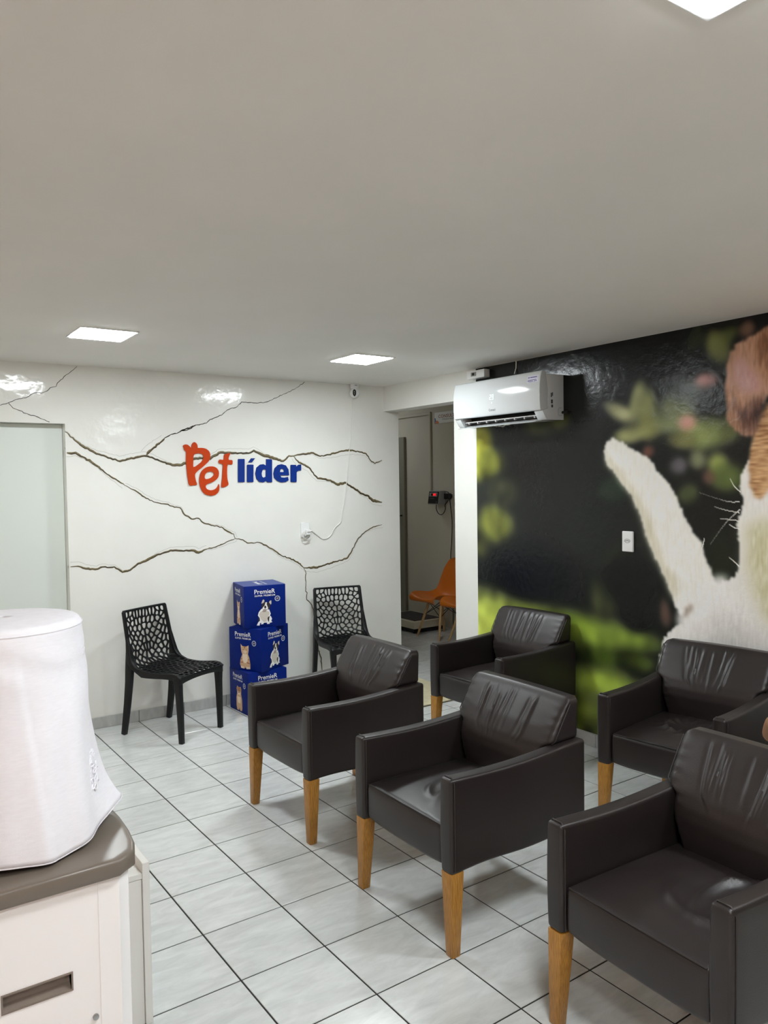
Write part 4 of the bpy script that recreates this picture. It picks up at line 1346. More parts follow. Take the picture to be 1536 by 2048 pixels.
# ------------------------------------------------------------------ air conditioner on the mural wall
def make_ac():
    y0, y1 = 3.505, 4.36
    t = empty('air_conditioner', (XR - 0.004, (y0 + y1) / 2, 2.06), 0, 'white wall air conditioner high on the mural wall showing 23', 'air conditioner')
    W2 = (y1 - y0) / 2
    P = lambda d, z: (-d, z - 2.06)
    fn = lambda u, v, w: (u, w, v)
    prof_full = [P(*q) for q in [(0, 2.064), (0.150, 2.062), (0.163, 2.072), (0.192, 2.118), (0.140, 2.135), (0.140, 2.25), (0.152, 2.34), (0.158, 2.352), (0, 2.352)]]
    prof_cut = [P(*q) for q in [(0, 2.064), (0.135, 2.062), (0.140, 2.068), (0.085, 2.082), (0.085, 2.128), (0.140, 2.135), (0.140, 2.25), (0.152, 2.34), (0.158, 2.352), (0, 2.352)]]
    mb = MB()
    mb.prism(prof_full, fn, -W2, -W2 + 0.075)
    mb.prism(prof_full, fn, W2 - 0.055, W2)
    mb.prism(prof_cut, fn, -W2 + 0.075, W2 - 0.055)
    body = mb.build('body', M['gloss_white'], t, bevel=(0.002, 2), smooth=40)
    # dark inside of the air outlet with its fins and the flap
    mb = MB()
    mb.box(-0.150, -0.0855, -W2 + 0.0755, W2 - 0.0555, 2.084 - 2.06, 2.086 - 2.06)
    mb.box(-0.0875, -0.0855, -W2 + 0.0755, W2 - 0.0555, 2.086 - 2.06, 2.127 - 2.06)
    mb.box(-0.185, -0.0875, -W2 + 0.0755, W2 - 0.0555, 2.1245 - 2.06, 2.1275 - 2.06)
    vent = mb.build('air_outlet', M['black'], t)
    for k in range(8):
        yy = -W2 + 0.11 + k * 0.092
        mb = MB()
        mb.prism([P(0.118, 2.086), P(0.146, 2.080), P(0.151, 2.087), P(0.142, 2.096), P(0.118, 2.099)], fn, yy, yy + 0.008)
        mb.build('fin', M['white_plastic'], vent)
    mb = MB()
    mb.prism([P(0.140, 2.094), P(0.147, 2.092), P(0.148, 2.099), P(0.141, 2.101)], fn, -W2 + 0.08, W2 - 0.06)
    mb.build('louver_bar', M['white_plastic'], vent)
    mb = MB()
    mb.prism([P(0.140, 2.060), P(0.205, 2.049), P(0.207, 2.054), P(0.142, 2.067)], fn, -W2 + 0.055, W2 - 0.045)
    mb.build('flap', M['gloss_white'], t, bevel=(0.0015, 2), smooth=40)
    # curved front panel
    outer = [(0.150, 2.362), (0.170, 2.369), (0.186, 2.371), (0.196, 2.362), (0.204, 2.335), (0.211, 2.29), (0.2145, 2.24), (0.2145, 2.19), (0.211, 2.145), (0.207, 2.124), (0.198, 2.119), (0.165, 2.123), (0.148, 2.132), (0.1405, 2.150), (0.1405, 2.25), (0.1525, 2.342)]
    pan = [P(*q) for q in outer]
    mb = MB()
    mb.prism(pan, fn, -W2 + 0.003, W2 - 0.003)
    panel = mb.build('front_panel', M['gloss_white'], t, bevel=(0.007, 3), smooth=45)
    # the panel's front as a surface for prints: u = metres along y, v = z
    zz = [2.124, 2.145, 2.19, 2.24, 2.29, 2.335, 2.362]
    dd = [0.207, 0.211, 0.2145, 0.2145, 0.211, 0.204, 0.196]
    yc = (y0 + y1) / 2
    face = lambda u, v, w: (-(interp(v, zz, dd) + w), u - yc, v - 2.06)
    tx = MB()
    put_text(tx, 'Consul', face, 3.982, 3.918, 2.150, 2.166, 0.0009, 0, 0.012)
    tx.build('lettering', M['label_grey'], panel)
    # two seven-segment digits
    dg = MB()
    def digit(yL, segs):
        w_, h_ = 0.0165, 0.034
        z0 = 2.226
        S_ = {'a': (0, w_, h_ - 0.004, h_), 'g': (0, w_, h_ / 2 - 0.002, h_ / 2 + 0.002), 'd': (0, w_, 0, 0.004), 'f': (0, 0.004, h_ / 2, h_), 'b': (w_ - 0.004, w_, h_ / 2, h_), 'e': (0, 0.004, 0, h_ / 2), 'c': (w_ - 0.004, w_, 0, h_ / 2)}
        for s in segs:
            a, b, c, d_ = S_[s]
            dg.add([face(yL - a, z0 + c, 0.0012), face(yL - b, z0 + c, 0.0012), face(yL - b, z0 + d_, 0.0012), face(yL - a, z0 + d_, 0.0012)], [(0, 1, 2, 3)])
    digit(3.972, 'abged')
    digit(3.949, 'abgcd')
    dg.flat(ellipse(3.950, 2.205, 0.005, 0.005, 10), lambda u, v, w: face(u, v, w), 0.0012)
    dg.build('display_digits', M['white_led'], panel)
    st = MB()
    q = [(3.622, 2.300), (3.526, 2.300), (3.526, 2.343), (3.622, 2.343)]
    st.add([face(a, b, 0.0008) for a, b in q], [(0, 1, 2, 3)], 0)
    st.flat(ellipse(3.608, 2.332, 0.007, 0.005, 12), face, 0.0012, 1)
    for a, b, c, d_ in ((3.597, 3.537, 2.329, 2.336), (3.617, 3.54, 2.3135, 2.318), (3.617, 3.570, 2.306, 2.3105), (3.56, 3.535, 2.306, 2.3105), (3.605, 3.55, 2.302, 2.3035)):
        st.add([face(a, c, 0.0012), face(b, c, 0.0012), face(b, d_, 0.0012), face(a, d_, 0.0012)], [(0, 1, 2, 3)], 1)
    st.build('sticker', [M['sticker'], M['purple']], panel)
    # labels, cover notch and pipe on the near end
    sd = MB()
    for a, b, c, d_ in ((0.118, 0.108, 2.205, 2.232), (0.106, 0.098, 2.213, 2.236), (0.116, 0.100, 2.165, 2.190), (0.114, 0.098, 2.140, 2.158)):
        sd.add([(-a, -W2 - 0.0006, c - 2.06), (-b, -W2 - 0.0006, c - 2.06), (-b, -W2 - 0.0006, d_ - 2.06), (-a, -W2 - 0.0006, d_ - 2.06)], [(0, 1, 2, 3)])
    sd.build('rating_label', M['label_grey'], body)
    nt_ = MB()
    nt_.tube([(-0.020, -W2 - 0.0005, 0.080), (-0.040, -W2 - 0.0005, 0.080), (-0.050, -W2 - 0.0005, 0.072), (-0.052, -W2 - 0.0005, 0.055), (-0.050, -W2 - 0.0005, 0.036), (-0.040, -W2 - 0.0005, 0.030), (-0.020, -W2 - 0.0005, 0.030)], 0.0015, 6)
    nt_.build('pipe_cover', M['grey_plastic'], body)
    pp = MB()
    pp.tube([(-0.012, -W2 + 0.03, 0.052), (-0.012, -W2 - 0.030, 0.052), (-0.012, -W2 - 0.045, 0.050)], 0.009, 10)
    pp.build('pipe_stub', M['black'], body, smooth=50)
    # crumpled clear tag hanging under the case
    tg = MB()
    tg.grid(lambda u, v: (-0.135 - 0.03 * v, -0.08 + u * 0.16, -0.002 - 0.012 * math.sin(u * 3.1) - 0.004 * math.sin(u * 17 + v * 3)), [k / 12 for k in range(13)], [0, 0.5, 1])
    tg.build('hanging_tag', M['cable_white'], t)
    return t
make_ac()

t = empty('isolator_box', (XR - 0.002, 4.30, 2.42), 0, 'small white switch box on the wall above the air conditioner', 'switch box')
mb = MB(); mb.box(-0.055, 0, -0.095, 0.095, 0, 0.058); mb.build('housing', M['white_plastic'], t, bevel=(0.004, 2), smooth=40)
mb = MB(); mb.box(-0.060, -0.054, -0.01, 0.045, 0.016, 0.046); sw_ = mb.build('switch_frame', M['grey_plastic'], t, bevel=(0.002, 1))
mb = MB(); mb.box(-0.064, -0.0595, 0.005, 0.028, 0.022, 0.040); mb.build('rocker', M['black'], sw_, bevel=(0.001, 1))
mb = MB()
mb.tube([(XR - 0.006, 3.932, ZC), (XR - 0.006, 3.934, 2.45), (XR - 0.02, 3.936, 2.41)], 0.004, 8)
tag(mb.build('power_cable', M['cable_white'], smooth=60), 'short white cable from the ceiling to the air conditioner', 'cable')

# ------------------------------------------------------------------ security camera, its cable, outlet
t = empty('security_camera', (3.489, YB - 0.045, ZC), 0, 'small white security camera under the ceiling, above its cable', 'camera')
mb = MB()
mb.lathe([(0.0, -0.001), (0.032, -0.001), (0.034, -0.004), (0.034, -0.034), (0.031, -0.038), (0.0, -0.038)], n=28)
b = mb.build('mount', M['white_plastic'], t, smooth=40)
mb = MB(); mb.box(-0.018, 0.006, -0.0352, -0.0335, -0.018, -0.014); mb.build('logo_mark', M['label_grey'], b)
mb = MB()
mb.lathe([(0.0, -0.112)] + [(0.041 * math.cos(a), -0.075 + 0.041 * math.sin(a)) for a in [-1.45 + 2.65 * k / 16 for k in range(17)]] + [(0.0, -0.036)], n=32)
head = mb.build('head', M['white_plastic'], t, smooth=60)
# the lens window looks down the room, towards the viewer
va = math.atan2(-(YB - 0.045), -3.489)
vx, vy = math.cos(va), math.sin(va)
mb = MB()
def fw(u, v, w):
    r_ = 0.0405 + w
    el = v / 0.041
    az = u / 0.041
    dx, dy = math.cos(el) * math.cos(az), math.cos(el) * math.sin(az)
    return (r_ * (dx * vx - dy * vy), r_ * (dx * vy + dy * vx), -0.075 + r_ * math.sin(el))
hex_ = [(0.0145 * math.copysign(abs(math.cos(a)) ** 0.8, math.cos(a)), 0.031 * math.copysign(abs(math.sin(a)) ** 0.8, math.sin(a)) - 0.002) for a in [2 * PI * k / 28 for k in range(28)]]
V = [fw(0, -0.002, 0.0012)] + [fw(u * 0.6, v * 0.6, 0.0012) for u, v in hex_] + [fw(u, v, 0.001) for u, v in hex_] + [fw(u, v, -0.001) for u, v in hex_]
F = [(0, 1 + k, 1 + (k + 1) % 28) for k in range(28)] + [(1 + k, 29 + k, 29 + (k + 1) % 28, 1 + (k + 1) % 28) for k in range(28)] + [(29 + k, 57 + k, 57 + (k + 1) % 28, 29 + (k + 1) % 28) for k in range(28)]
mb.add(V, F)
M['lens_black'] = mat('lens_black', (8, 8, 9), 0.1)
lw = mb.build('lens_window', M['lens_black'], head, smooth=60)
mb = MB(); mb.flat(ellipse(0, 0.004, 0.0055, 0.0055, 14), fw, 0.0018); mb.build('lens', M['label_grey'], lw)

cab = [(x, YB - 0.006, z) for x, z in catmull(CABLE, 5)]
cab = [(3.489, YB - 0.04, 2.392), (3.489, YB - 0.015, 2.375)] + cab
mb = MB(); mb.tube(cab, 0.0032, 8)
tag(mb.build('camera_cable', M['cable_white'], smooth=60), 'thin white cable running down the cracked wall from the camera', 'cable')
t = empty('wall_outlet', (3.022, YB - 0.001, 1.30), 0, 'white wall outlet with charger and coiled cable on the cracked wall', 'outlet')
mb = MB(); rbox(mb, (0.040, 0.006, 0.058), 0.004, (2, 1, 2), (0, -0.006, 0.005)); mb.build('plate', M['white_plastic'], t, smooth=50, weld=True)
mb = MB(); rbox(mb, (0.019, 0.017, 0.022), 0.005, (2, 2, 2), (0.012, -0.029, -0.012)); ad = mb.build('charger', M['white_plastic'], t, smooth=50, weld=True)
mb = MB(); mb.box(-0.002, 0.026, -0.0472, -0.0458, -0.016, -0.008); mb.build('label', M['grey_plastic'], ad)
mb = MB()
co = []
for k in range(96):
    a = k / 96 * 2 * PI * 4.6
    rr = 0.030 + 0.013 * math.sin(a * 0.37 + 1)
    co.append((0.004 + rr * math.cos(a) + 0.006 * math.sin(a * 0.21), -0.026 - 0.009 * math.sin(a * 0.5) - 0.004 * math.cos(a * 1.7), -0.036 + rr * 0.95 * math.sin(a) - 0.004 * math.cos(a * 0.3)))
co.append((0.058, -0.010, -0.004))
mb.tube(co, 0.0031, 8)
mb.build('coiled_cable', M['cable_white'], t, smooth=60)

t = empty('wall_socket', (XR - 0.0022, 3.001, 1.308), 0, 'white rectangular wall socket plate on the mural beside the white tail', 'socket')
mb = MB(); rbox(mb, (0.007, 0.039, 0.061), 0.005, (1, 3, 4), (-0.007, 0, 0)); mb.build('plate', M['white_plastic'], t, smooth=50, weld=True)
sk = MB()
sk.prism([ellipse(0, 0.004, 0.021, 0.012, 20), ellipse(0, 0.004, 0.0185, 0.0095, 20)], lambda u, v, w: (-0.014 - w, u, v), -0.001, 0.0012, 0)
sk.build('socket_ring', M['grey_plastic'], t)
for yy in (-0.010, 0.0, 0.010):
    sk = MB(); sk.flat(ellipse(yy, 0.004 if yy else 0.006, 0.0032, 0.0032, 10), lambda u, v, w: (-0.0145 - w, u, v), 0.0); sk.build('socket_hole', M['black'], t)

# ------------------------------------------------------------------ corridor: shell chairs, scale, indicator, sign
def make_shell_chair(loc, rot, label):
    """local: faces +y, origin between the feet"""
    t = empty('shell_chair', (loc[0], loc[1], 0), rot, label, 'chair', 'orange shell chairs in the corridor')
    P = [(0.222, 0.398), (0.240, 0.412), (0.225, 0.424), (0.12, 0.414), (0.0, 0.392), (-0.09, 0.397), (-0.155, 0.432), (-0.195, 0.505), (-0.225, 0.60), (-0.255, 0.70), (-0.285, 0.79), (-0.296, 0.825)]
    Wd = [0.17, 0.205, 0.222, 0.235, 0.238, 0.232, 0.222, 0.212, 0.205, 0.198, 0.165, 0.08]
    Q = np.array(catmull(P, 4))
    Wq = np.interp(np.linspace(0, len(P) - 1, len(Q)), range(len(P)), Wd)
    n = len(Q)
    us = [-1 + 2 * k / 20 for k in range(21)]
    def f(i, u, off):
        y, z = Q[i]
        a, b = Q[max(i - 1, 0)], Q[min(i + 1, n - 1)]
        ty, tz = b - a
        L = math.hypot(ty, tz)
        ny, nz_ = -tz / L * -1, ty / L * -1        # towards the sitter
        k = i / (n - 1)
        lift = (0.006 + 0.052 * smoothstep(0.02, 0.22, k) + 0.018 * math.exp(-((k - 0.5) / 0.2) ** 2) - 0.03 * smoothstep(0.7, 1, k)) * abs(u) ** 2.2
        ny, nz_ = tz / L, -ty / L
        return (u * Wq[i], y + ny * (lift + off), z + nz_ * (lift + off))
    mb = MB()
    idx = list(range(n))
    mb.grid(lambda i, u: f(i, u, 0.0), idx, us)
    mb.grid(lambda i, u: f(i, u, 0.007), idx, us)
    for u in (-1, 1): mb.grid(lambda i, o_: f(i, u, o_), idx, [0.0, 0.007])
    for i in (0, n - 1): mb.grid(lambda u, o_: f(i, u, o_), us, [0.0, 0.007])
    mb.build('shell', M['orange_shell'], t, smooth=60, weld=True)
    feet = [(-0.19, 0.19), (0.19, 0.19), (-0.20, -0.19), (0.20, -0.19)]
    tops = [(-0.10, 0.085), (0.10, 0.085), (-0.10, -0.085), (0.10, -0.085)]
    for (fx, fy), (tx_, ty_) in zip(feet, tops):
        mb = MB(); mb.tube([(fx, fy, 0), (fx * 0.75 + tx_ * 0.25, fy * 0.75 + ty_ * 0.25, 0.1), (tx_ * 0.9 + fx * 0.1, ty_ * 0.9 + fy * 0.1, 0.355)], [0.0105, 0.013, 0.016], 12)
        lg = mb.build('leg', M['pale_wood'], t, smooth=50)
        mb = MB(); mb.tube([(tx_ * 0.9 + fx * 0.1, ty_ * 0.9 + fy * 0.1, 0.352), (tx_, ty_, 0.402)], 0.009, 8)
        mb.build('bracket', M['black_metal'], lg, smooth=50)
    def at(k, z):
        (fx, fy), (tx_, ty_) = feet[k], tops[k]
        w = z / 0.39
        return (fx + (tx_ - fx) * w, fy + (ty_ - fy) * w, z)
    for a, b in ((0, 1), (1, 3), (3, 2), (2, 0)):
        for z0, z1 in ((0.37, 0.235), (0.235, 0.37)):
            mb = MB(); mb.tube([at(a, z0), at(b, z1)], 0.0038, 6)
            mb.build('strut', M['black_metal'], t, smooth=60)
    return t
make_shell_chair((5.255, 6.61), PI / 2, 'orange shell chair with wooden legs in the corridor, whole seat in view')
make_shell_chair((5.255, 6.08), PI / 2, 'orange shell chair mostly hidden behind the white column')

t = empty('floor_scale', (5.31, 7.215, 0), 0, 'low beige floor scale with a dark mat in the corridor', 'scale')
mb = MB(); rbox(mb, (0.225, 0.33, 0.042), 0.012, (4, 4, 2), (0, 0, 0.093)); mb.build('platform', M['beige_plastic'], t, smooth=50, weld=True)
mb = MB(); mb.box(-0.205, 0.205, -0.31, 0.31, 0.012, 0.052); mb.build('base', M['black'], t, bevel=(0.004, 1))
for sx in (-0.17, 0.17):
    for sy in (-0.27, 0.27):
        mb = MB(); mb.lathe([(0.0, 0.0), (0.022, 0.0), (0.022, 0.013), (0.0, 0.013)], (sx, sy), 14); mb.build('foot', M['black'], t)
mp_ = MB(); mp_.box(-0.19, 0.19, -0.29, 0.29, 0.1345, 0.139)
M['scale_mat'] = mat('patterned_mat', (60, 54, 54), 0.8, noise=0.9, nscale=14, stretch=(1, 3, 1))
mp_.build('top_mat', M['scale_mat'], t, bevel=(0.002, 1))
t = empty('scale_display', (XC - 0.002, 7.02, 1.42), 0, 'grey scale readout with red digits on the corridor wall', 'display')
mb = MB()
mb.prism([(-0.13, 0.0), (-0.02, 0.0), (-0.02, 0.155), (-0.105, 0.155)], lambda u, v, w: (u, w, v), -0.105, 0.095)
hs = mb.build('housing', M['grey_plastic'], t, bevel=(0.006, 2), smooth=40)
pf = lambda u, v, w: (-0.13 + 0.025 * v / 0.155 - w, -u, v)
mb = MB(); mb.prism([(-0.085, 0.012), (0.095, 0.012), (0.095, 0.145), (-0.085, 0.145)], pf, 0.001, 0.004); fp = mb.build('face', M['black_plastic'], hs)
mb = MB(); mb.prism([(-0.07, 0.09), (0.07, 0.09), (0.07, 0.134), (-0.07, 0.134)], pf, 0.004, 0.0055); mb.build('window', M['grey_plastic'], hs)
mb = MB(); mb.prism([(-0.045, 0.098), (0.058, 0.098), (0.058, 0.126), (-0.045, 0.126)], pf, 0.0055, 0.0065); mb.build('glass', M['lens_black'], hs)
mb = MB()
for q in ((0.0, 0.018), (0.028, 0.046)):
    a, b = q
    for x0, x1, z0, z1 in ((a, b, 0.1005, 0.1045), (a, b, 0.1105, 0.1135), (a, b, 0.1195, 0.1235), (a, a + 0.005, 0.1005, 0.1235), (b - 0.005, b, 0.1005, 0.1235)):
        mb.add([pf(x0, z0, 0.0075), pf(x1, z0, 0.0075), pf(x1, z1, 0.0075), pf(x0, z1, 0.0075)], [(0, 1, 2, 3)])
mb.build('digits', M['red_led'], hs)
mb = MB(); mb.prism([(0.055, 0.018), (0.085, 0.018), (0.085, 0.036), (0.055, 0.036)], pf, 0.004, 0.0055); mb.prism([(-0.06, 0.062), (0.02, 0.062), (0.02, 0.074), (-0.06, 0.074)], pf, 0.004, 0.0048); mb.build('key', M['label_grey'], hs)
mb = MB(); mb.box(-0.018, 0, -0.20, 0.21, 0.075, 0.115); mb.box(-0.05, -0.018, -0.20, -0.105, 0.06, 0.125); mb.build('bracket', M['black_metal'], t, bevel=(0.003, 1))
mb = MB()
mb.tube(catmull([(-0.05, 0.03, 0.002), (-0.05, 0.035, -0.05), (-0.045, 0.01, -0.10), (-0.045, -0.04, -0.118), (-0.045, -0.09, -0.10), (-0.045, -0.125, -0.05), (-0.045, -0.12, -0.005), (-0.03, -0.14, 0.03), (-0.03, -0.17, 0.06)], 5), 0.0045, 8)
mb.tube(catmull([(-0.03, -0.10, 0.14), (-0.035, -0.14, 0.143), (-0.03, -0.175, 0.12), (-0.018, -0.18, 0.0), (-0.012, -0.20, -0.18), (-0.012, -0.19, -0.42), (-0.012, -0.17, -0.62), (-0.012, -0.20, -0.9), (-0.012, -0.20, -1.41)], 5), 0.0045, 8)
mb.build('cord', M['black'], t, smooth=60)

# sign plate above, half hidden by the air conditioner
t = empty('room_sign', (XC - 0.002, 7.122, 2.345), 0, 'white sign plate reading CONSULTÓRIO, half hidden by the air conditioner', 'sign')
sf = lambda u, v, w: (-w, -u, v)
mb = MB(); mb.prism([(0, 0), (0.80, 0), (0.80, 0.126), (0, 0.126)], sf, 0.0, 0.006); mb.build('plate', M['print_white'], t)
mb = MB(); mb.flat([(0, 0), (0.062, 0), (0.045, 0.022), (0.028, 0.030), (0.018, 0.062), (0, 0.066)], sf, 0.0066); mb.build('blue_corner', M['sign_blue'], t)
mb = MB(); mb.flat([(0.045 + 0.034 * math.cos(a), 0.034 * math.sin(a)) for a in [PI * k / 12 for k in range(13)]], sf, 0.0070); mb.build('orange_corner', M['sign_orange'], t)
mb = MB(); put_text(mb, 'CONSULTÓRIO', sf, 0.072, 0.52, 0.060, 0.106, 0.0070, 0, 0.008); mb.build('lettering', M['sign_text'], t)
mb = MB(); put_text(mb, 'Clínico veterinário', sf, 0.14, 0.46, 0.034, 0.052, 0.0070, 0, 0.005); mb.build('small_lettering', M['sign_grey'], t)

# door mat before the opening
t = empty('door_mat', (3.695, 4.985, 0), 0.0, 'beige floor mat at the opening behind the armchairs', 'mat')
mb = MB(); rbox(mb, (0.255, 0.375, 0.006), 0.004, (8, 12, 1), (0, 0, 0.0062)); mb.build('pile', M['mat_fibre'], t, smooth=60, weld=True)
mb = MB()
mb.box(-0.262, 0.262, -0.383, -0.374, 0.0003, 0.0075); mb.box(-0.262, 0.262, 0.374, 0.383, 0.0003, 0.0075); mb.box(-0.262, -0.254, -0.374, 0.374, 0.0003, 0.0075); mb.box(0.254, 0.262, -0.374, 0.374, 0.0003, 0.0075)
mb.build('border', M['mat_edge'], t)

# ------------------------------------------------------------------ water dispenser with its covered bottle
DC = (0.235, 1.625)
t = empty('water_dispenser', (DC[0], DC[1], 0), 0, 'white water dispenser with a brown top beside the left edge', 'water dispenser')
def plan(off):
    """outline: flat back at -x, sides at +-y, bowed front to +x"""
    pts = [(-0.165 - off, -0.180 - off), (0.150, -0.180 - off)]
    for k in range(9):
        a = -1 + 2 * k / 8
        pts.append((0.152 + 0.040 * math.cos(a * PI / 2) ** 0.75 + off * 0.9, (0.176 + off * 0.4) * math.sin(a * PI / 2)))
    pts += [(0.150, 0.180 + off), (-0.165 - off, 0.180 + off)]
    return pts
bf = lambda u, v, w: (u, v, w)
mb = MB()
# body with a recess for the grab handle in the side that faces the viewer
hx0, hx1, hz0, hz1 = -0.049, 0.062, 0.785, 0.813
mb.prism(plan(0.0), bf, 0.02, 0.784)
mb.prism(plan(0.0), bf, 0.814, 0.968)
hp = [q for q in plan(0.0)]
mb.prism([(-0.165, -0.180), (hx0, -0.180), (hx0, -0.160), (hx1, -0.160), (hx1, -0.180)] + plan(0.0)[1:], bf, 0.784, 0.814)
body = mb.build('body', M['disp_white'], t, bevel=(0.006, 3), smooth=35) if False else mb.build('body', M['disp_white'], t, smooth=35)
hm = MB()
for a in ((hx0 - 0.003, hx1 + 0.003, hz0 - 0.003, hz0), (hx0 - 0.003, hx1 + 0.003, hz1, hz1 + 0.003), (hx0 - 0.003, hx0, hz0, hz1), (hx1, hx1 + 0.003, hz0, hz1)):
    hm.box(a[0], a[1], -0.182, -0.1605, a[2], a[3])
hm.box(hx0, hx1, -0.1665, -0.1605, hz0, hz1)
hm.add([(hx0, -0.1665, hz0 + 0.007), (hx1, -0.1665, hz0 + 0.007), (hx1, -0.181, hz0), (hx0, -0.181, hz0)], [(0, 1, 2, 3)])
hm.build('grab_handle', M['taupe_dark'], t)
rb = MB()
rb.box(0.112, 0.118, -0.1812, -0.1795, 0.03, 0.966)
rb.build('panel_joint', M['disp_white'], t)
sc_ = MB(); sc_.prism(ellipse(0.102, 0.718, 0.0055, 0.0055, 16), lambda u, v, w: (u, w, v), -0.1795, -0.1835); s1 = sc_.build('screw', M['screw'], t, bevel=(0.0012, 2), smooth=40)
ft_ = MB(); ft_.prism([(u * 0.96, v * 0.96) for u, v in plan(0.0)], bf, 0.0, 0.0199); ft_.build('plinth', M['taupe'], t)
lid = MB()
rings = []
zs_ = [(0.967, 0.006), (0.969, 0.012), (0.972, 0.0135), (0.993, 0.0135), (0.9975, 0.0115), (0.9995, 0.007), (1.0, 0.0), (1.0003, -0.03)]
n_ = len(plan(0.0))
pl0 = plan(0.0135)
V = [(u * (1 - (0.0135 - o_) / 0.20), v * (1 - (0.0135 - o_) / 0.19), z) for z, o_ in zs_ for u, v in pl0]
F = [(i * n_ + k, i * n_ + (k + 1) % n_, (i + 1) * n_ + (k + 1) % n_, (i + 1) * n_ + k) for i in range(len(zs_) - 1) for k in range(n_)]
F += [tuple(reversed(range(n_))), tuple((len(zs_) - 1) * n_ + k for k in range(n_))]
lid.add(V, F)
lid.build('top', M['taupe'], t, smooth=50)
cl = MB(); cl.lathe([(0.0, 1.0), (0.135, 1.0), (0.14, 1.004), (0.135, 1.010), (0.10, 1.012), (0.0, 1.012)], (0.0, 0.02), 40); cl.build('bottle_collar', M['taupe'], t, smooth=40)

BC = (0.235, 1.645)
mb = MB()
mb.lathe([(0.0, 1.0125), (0.03, 1.0125), (0.035, 1.03), (0.10, 1.06), (0.126, 1.10), (0.128, 1.16), (0.123, 1.17), (0.128, 1.18), (0.128, 1.28), (0.123, 1.29), (0.128, 1.30), (0.128, 1.39), (0.118, 1.415), (0.0, 1.418)], BC, 40)
tag(mb.build('water_bottle', M['bottle'], smooth=50), 'water bottle under the white cloth on the dispenser', 'bottle')

# cloth cover over the bottle
t = empty('bottle_cover', (BC[0], BC[1], 0), 0, 'white embroidered cloth cover over the water bottle', 'cloth cover')
NT = 160
def cover(th, s):
    """s 0..1: centre of the top to the hem"""
    fold = 0.55 * math.sin(5 * th + 0.6) + 0.35 * math.sin(9 * th + 2.0) + 0.25 * math.sin(14 * th + 1.0)
    if s < 0.26:
        r = 0.126 * s / 0.26
        z = 1.4315 - 0.004 * (s / 0.26) ** 4 + 0.0012 * math.sin(3 * th + s * 20) * s / 0.26
    elif s < 0.36:
        a = (s - 0.26) / 0.10 * PI / 2
        r = 0.126 + 0.014 * math.sin(a)
        z = 1.4275 - 0.020 * (1 - math.cos(a))
    else:
        k = (s - 0.36) / 0.64
        d0 = math.cos(th - 0.15)              # the hem flares most on the side toward the room
        flare = 0.016 + 0.012 * k + 0.042 * max(0.0, d0) ** 6 * k ** 5
        r = 0.140 + flare * k + 0.0075 * fold * smoothstep(0.02, 0.9, k) 
        z = 1.4075 - k * (0.396 - 0.022 * max(0.0, math.cos(th - 0.2)) ** 3 + 0.004 * math.sin(4 * th))
        # sewn seam ridge and soft diagonal creases
        dth = (th + 1.60 - 0.30 * k + PI) % (2 * PI) - PI
        r += 0.0035 * (1 - smoothstep(-0.006, 0.022, dth)) * smoothstep(-0.9, -0.1, dth) * smoothstep(0.05, 0.2, k)
        # broad slanting drape folds on the room side
        r += 0.0045 * math.sin(9 * (th + 0.55 * k) + 1.0) * math.exp(-((th + 0.75) / 0.55) ** 2) * smoothstep(0.0, 0.3, k)
        r -= 0.004 * math.exp(-((th + 0.95 - 0.5 * (1 - k)) / 0.07) ** 2) * smoothstep(0.0, 0.15, k) * (1 - 0.7 * k)
        r += 0.0028 * math.sin(k * 9 + th * 3.0) * math.exp(-((k - 0.3) / 0.25) ** 2)
        r += 0.0015 * math.sin(k * 38 + 3 * math.sin(2 * th)) * math.exp(-((k - 0.12) / 0.1) ** 2)
    return (r * math.cos(th), r * math.sin(th), z)
ss_ = [0.0001] + [0.26 * k / 6 for k in range(1, 7)] + [0.26 + 0.10 * k / 6 for k in range(1, 7)] + [0.36 + 0.64 * k / 44 for k in range(1, 45)]
mb = MB()
ths = [2 * PI * k / NT for k in range(NT)]
mb.grid(lambda th, s: cover(th, s), ths, ss_, cu=True)
co_ = mb.build('fabric', M['cloth'], t, smooth=80)
sd_ = co_.modifiers.new('thickness', 'SOLIDIFY')
sd_.thickness = 0.0012
sd_.offset = 1
hmb = MB()
hmb.tube([cover(th, 1.0) for th in ths], 0.0017, 6, closed=True)
hmb.build('hem', M['cloth'], t, smooth=60)
rim_ = MB()
rim_.tube([tuple(np.array(cover(th, 0.335)) + np.array([math.cos(th), math.sin(th), 0]) * 0.0012) for th in ths], 0.0019, 6, closed=True)
rim_.build('top_seam', M['cloth'], t, smooth=60)
er = random.Random(2)
def on_cover(th, k, o_=0.0022):
    p = np.array(cover(th, 0.36 + 0.64 * k))
    return tuple(p + np.array([math.cos(th), math.sin(th), 0]) * o_)
for cth, ck, pr in ((-0.55, 0.70, 0.055), (-0.50, 0.80, 0.06), (-0.62, 0.76, 0.045), (-0.42, 0.74, 0.05), (-0.66, 0.84, 0.035), (-0.45, 0.66, 0.035), (-0.40, 0.13, 0.035)):
    em = MB()
    for p in range(5):
        a0 = 2 * PI * p / 5 + er.uniform(0, 0.5)
        loop = []
        for k in range(11):
            a = 2 * PI * k / 10
            rx = pr * 0.55 * (1 + math.cos(a)) / 1.0
            ry = pr * 0.30 * math.sin(a)
            u, v = rx * math.cos(a0) - ry * math.sin(a0), rx * math.sin(a0) + ry * math.cos(a0)
            loop.append(on_cover(cth + u * 1.6, ck + v * 0.55))
        em.tube(loop, 0.0016, 5)
    em.build('embroidered_flower', M['cloth'], t, smooth=60)

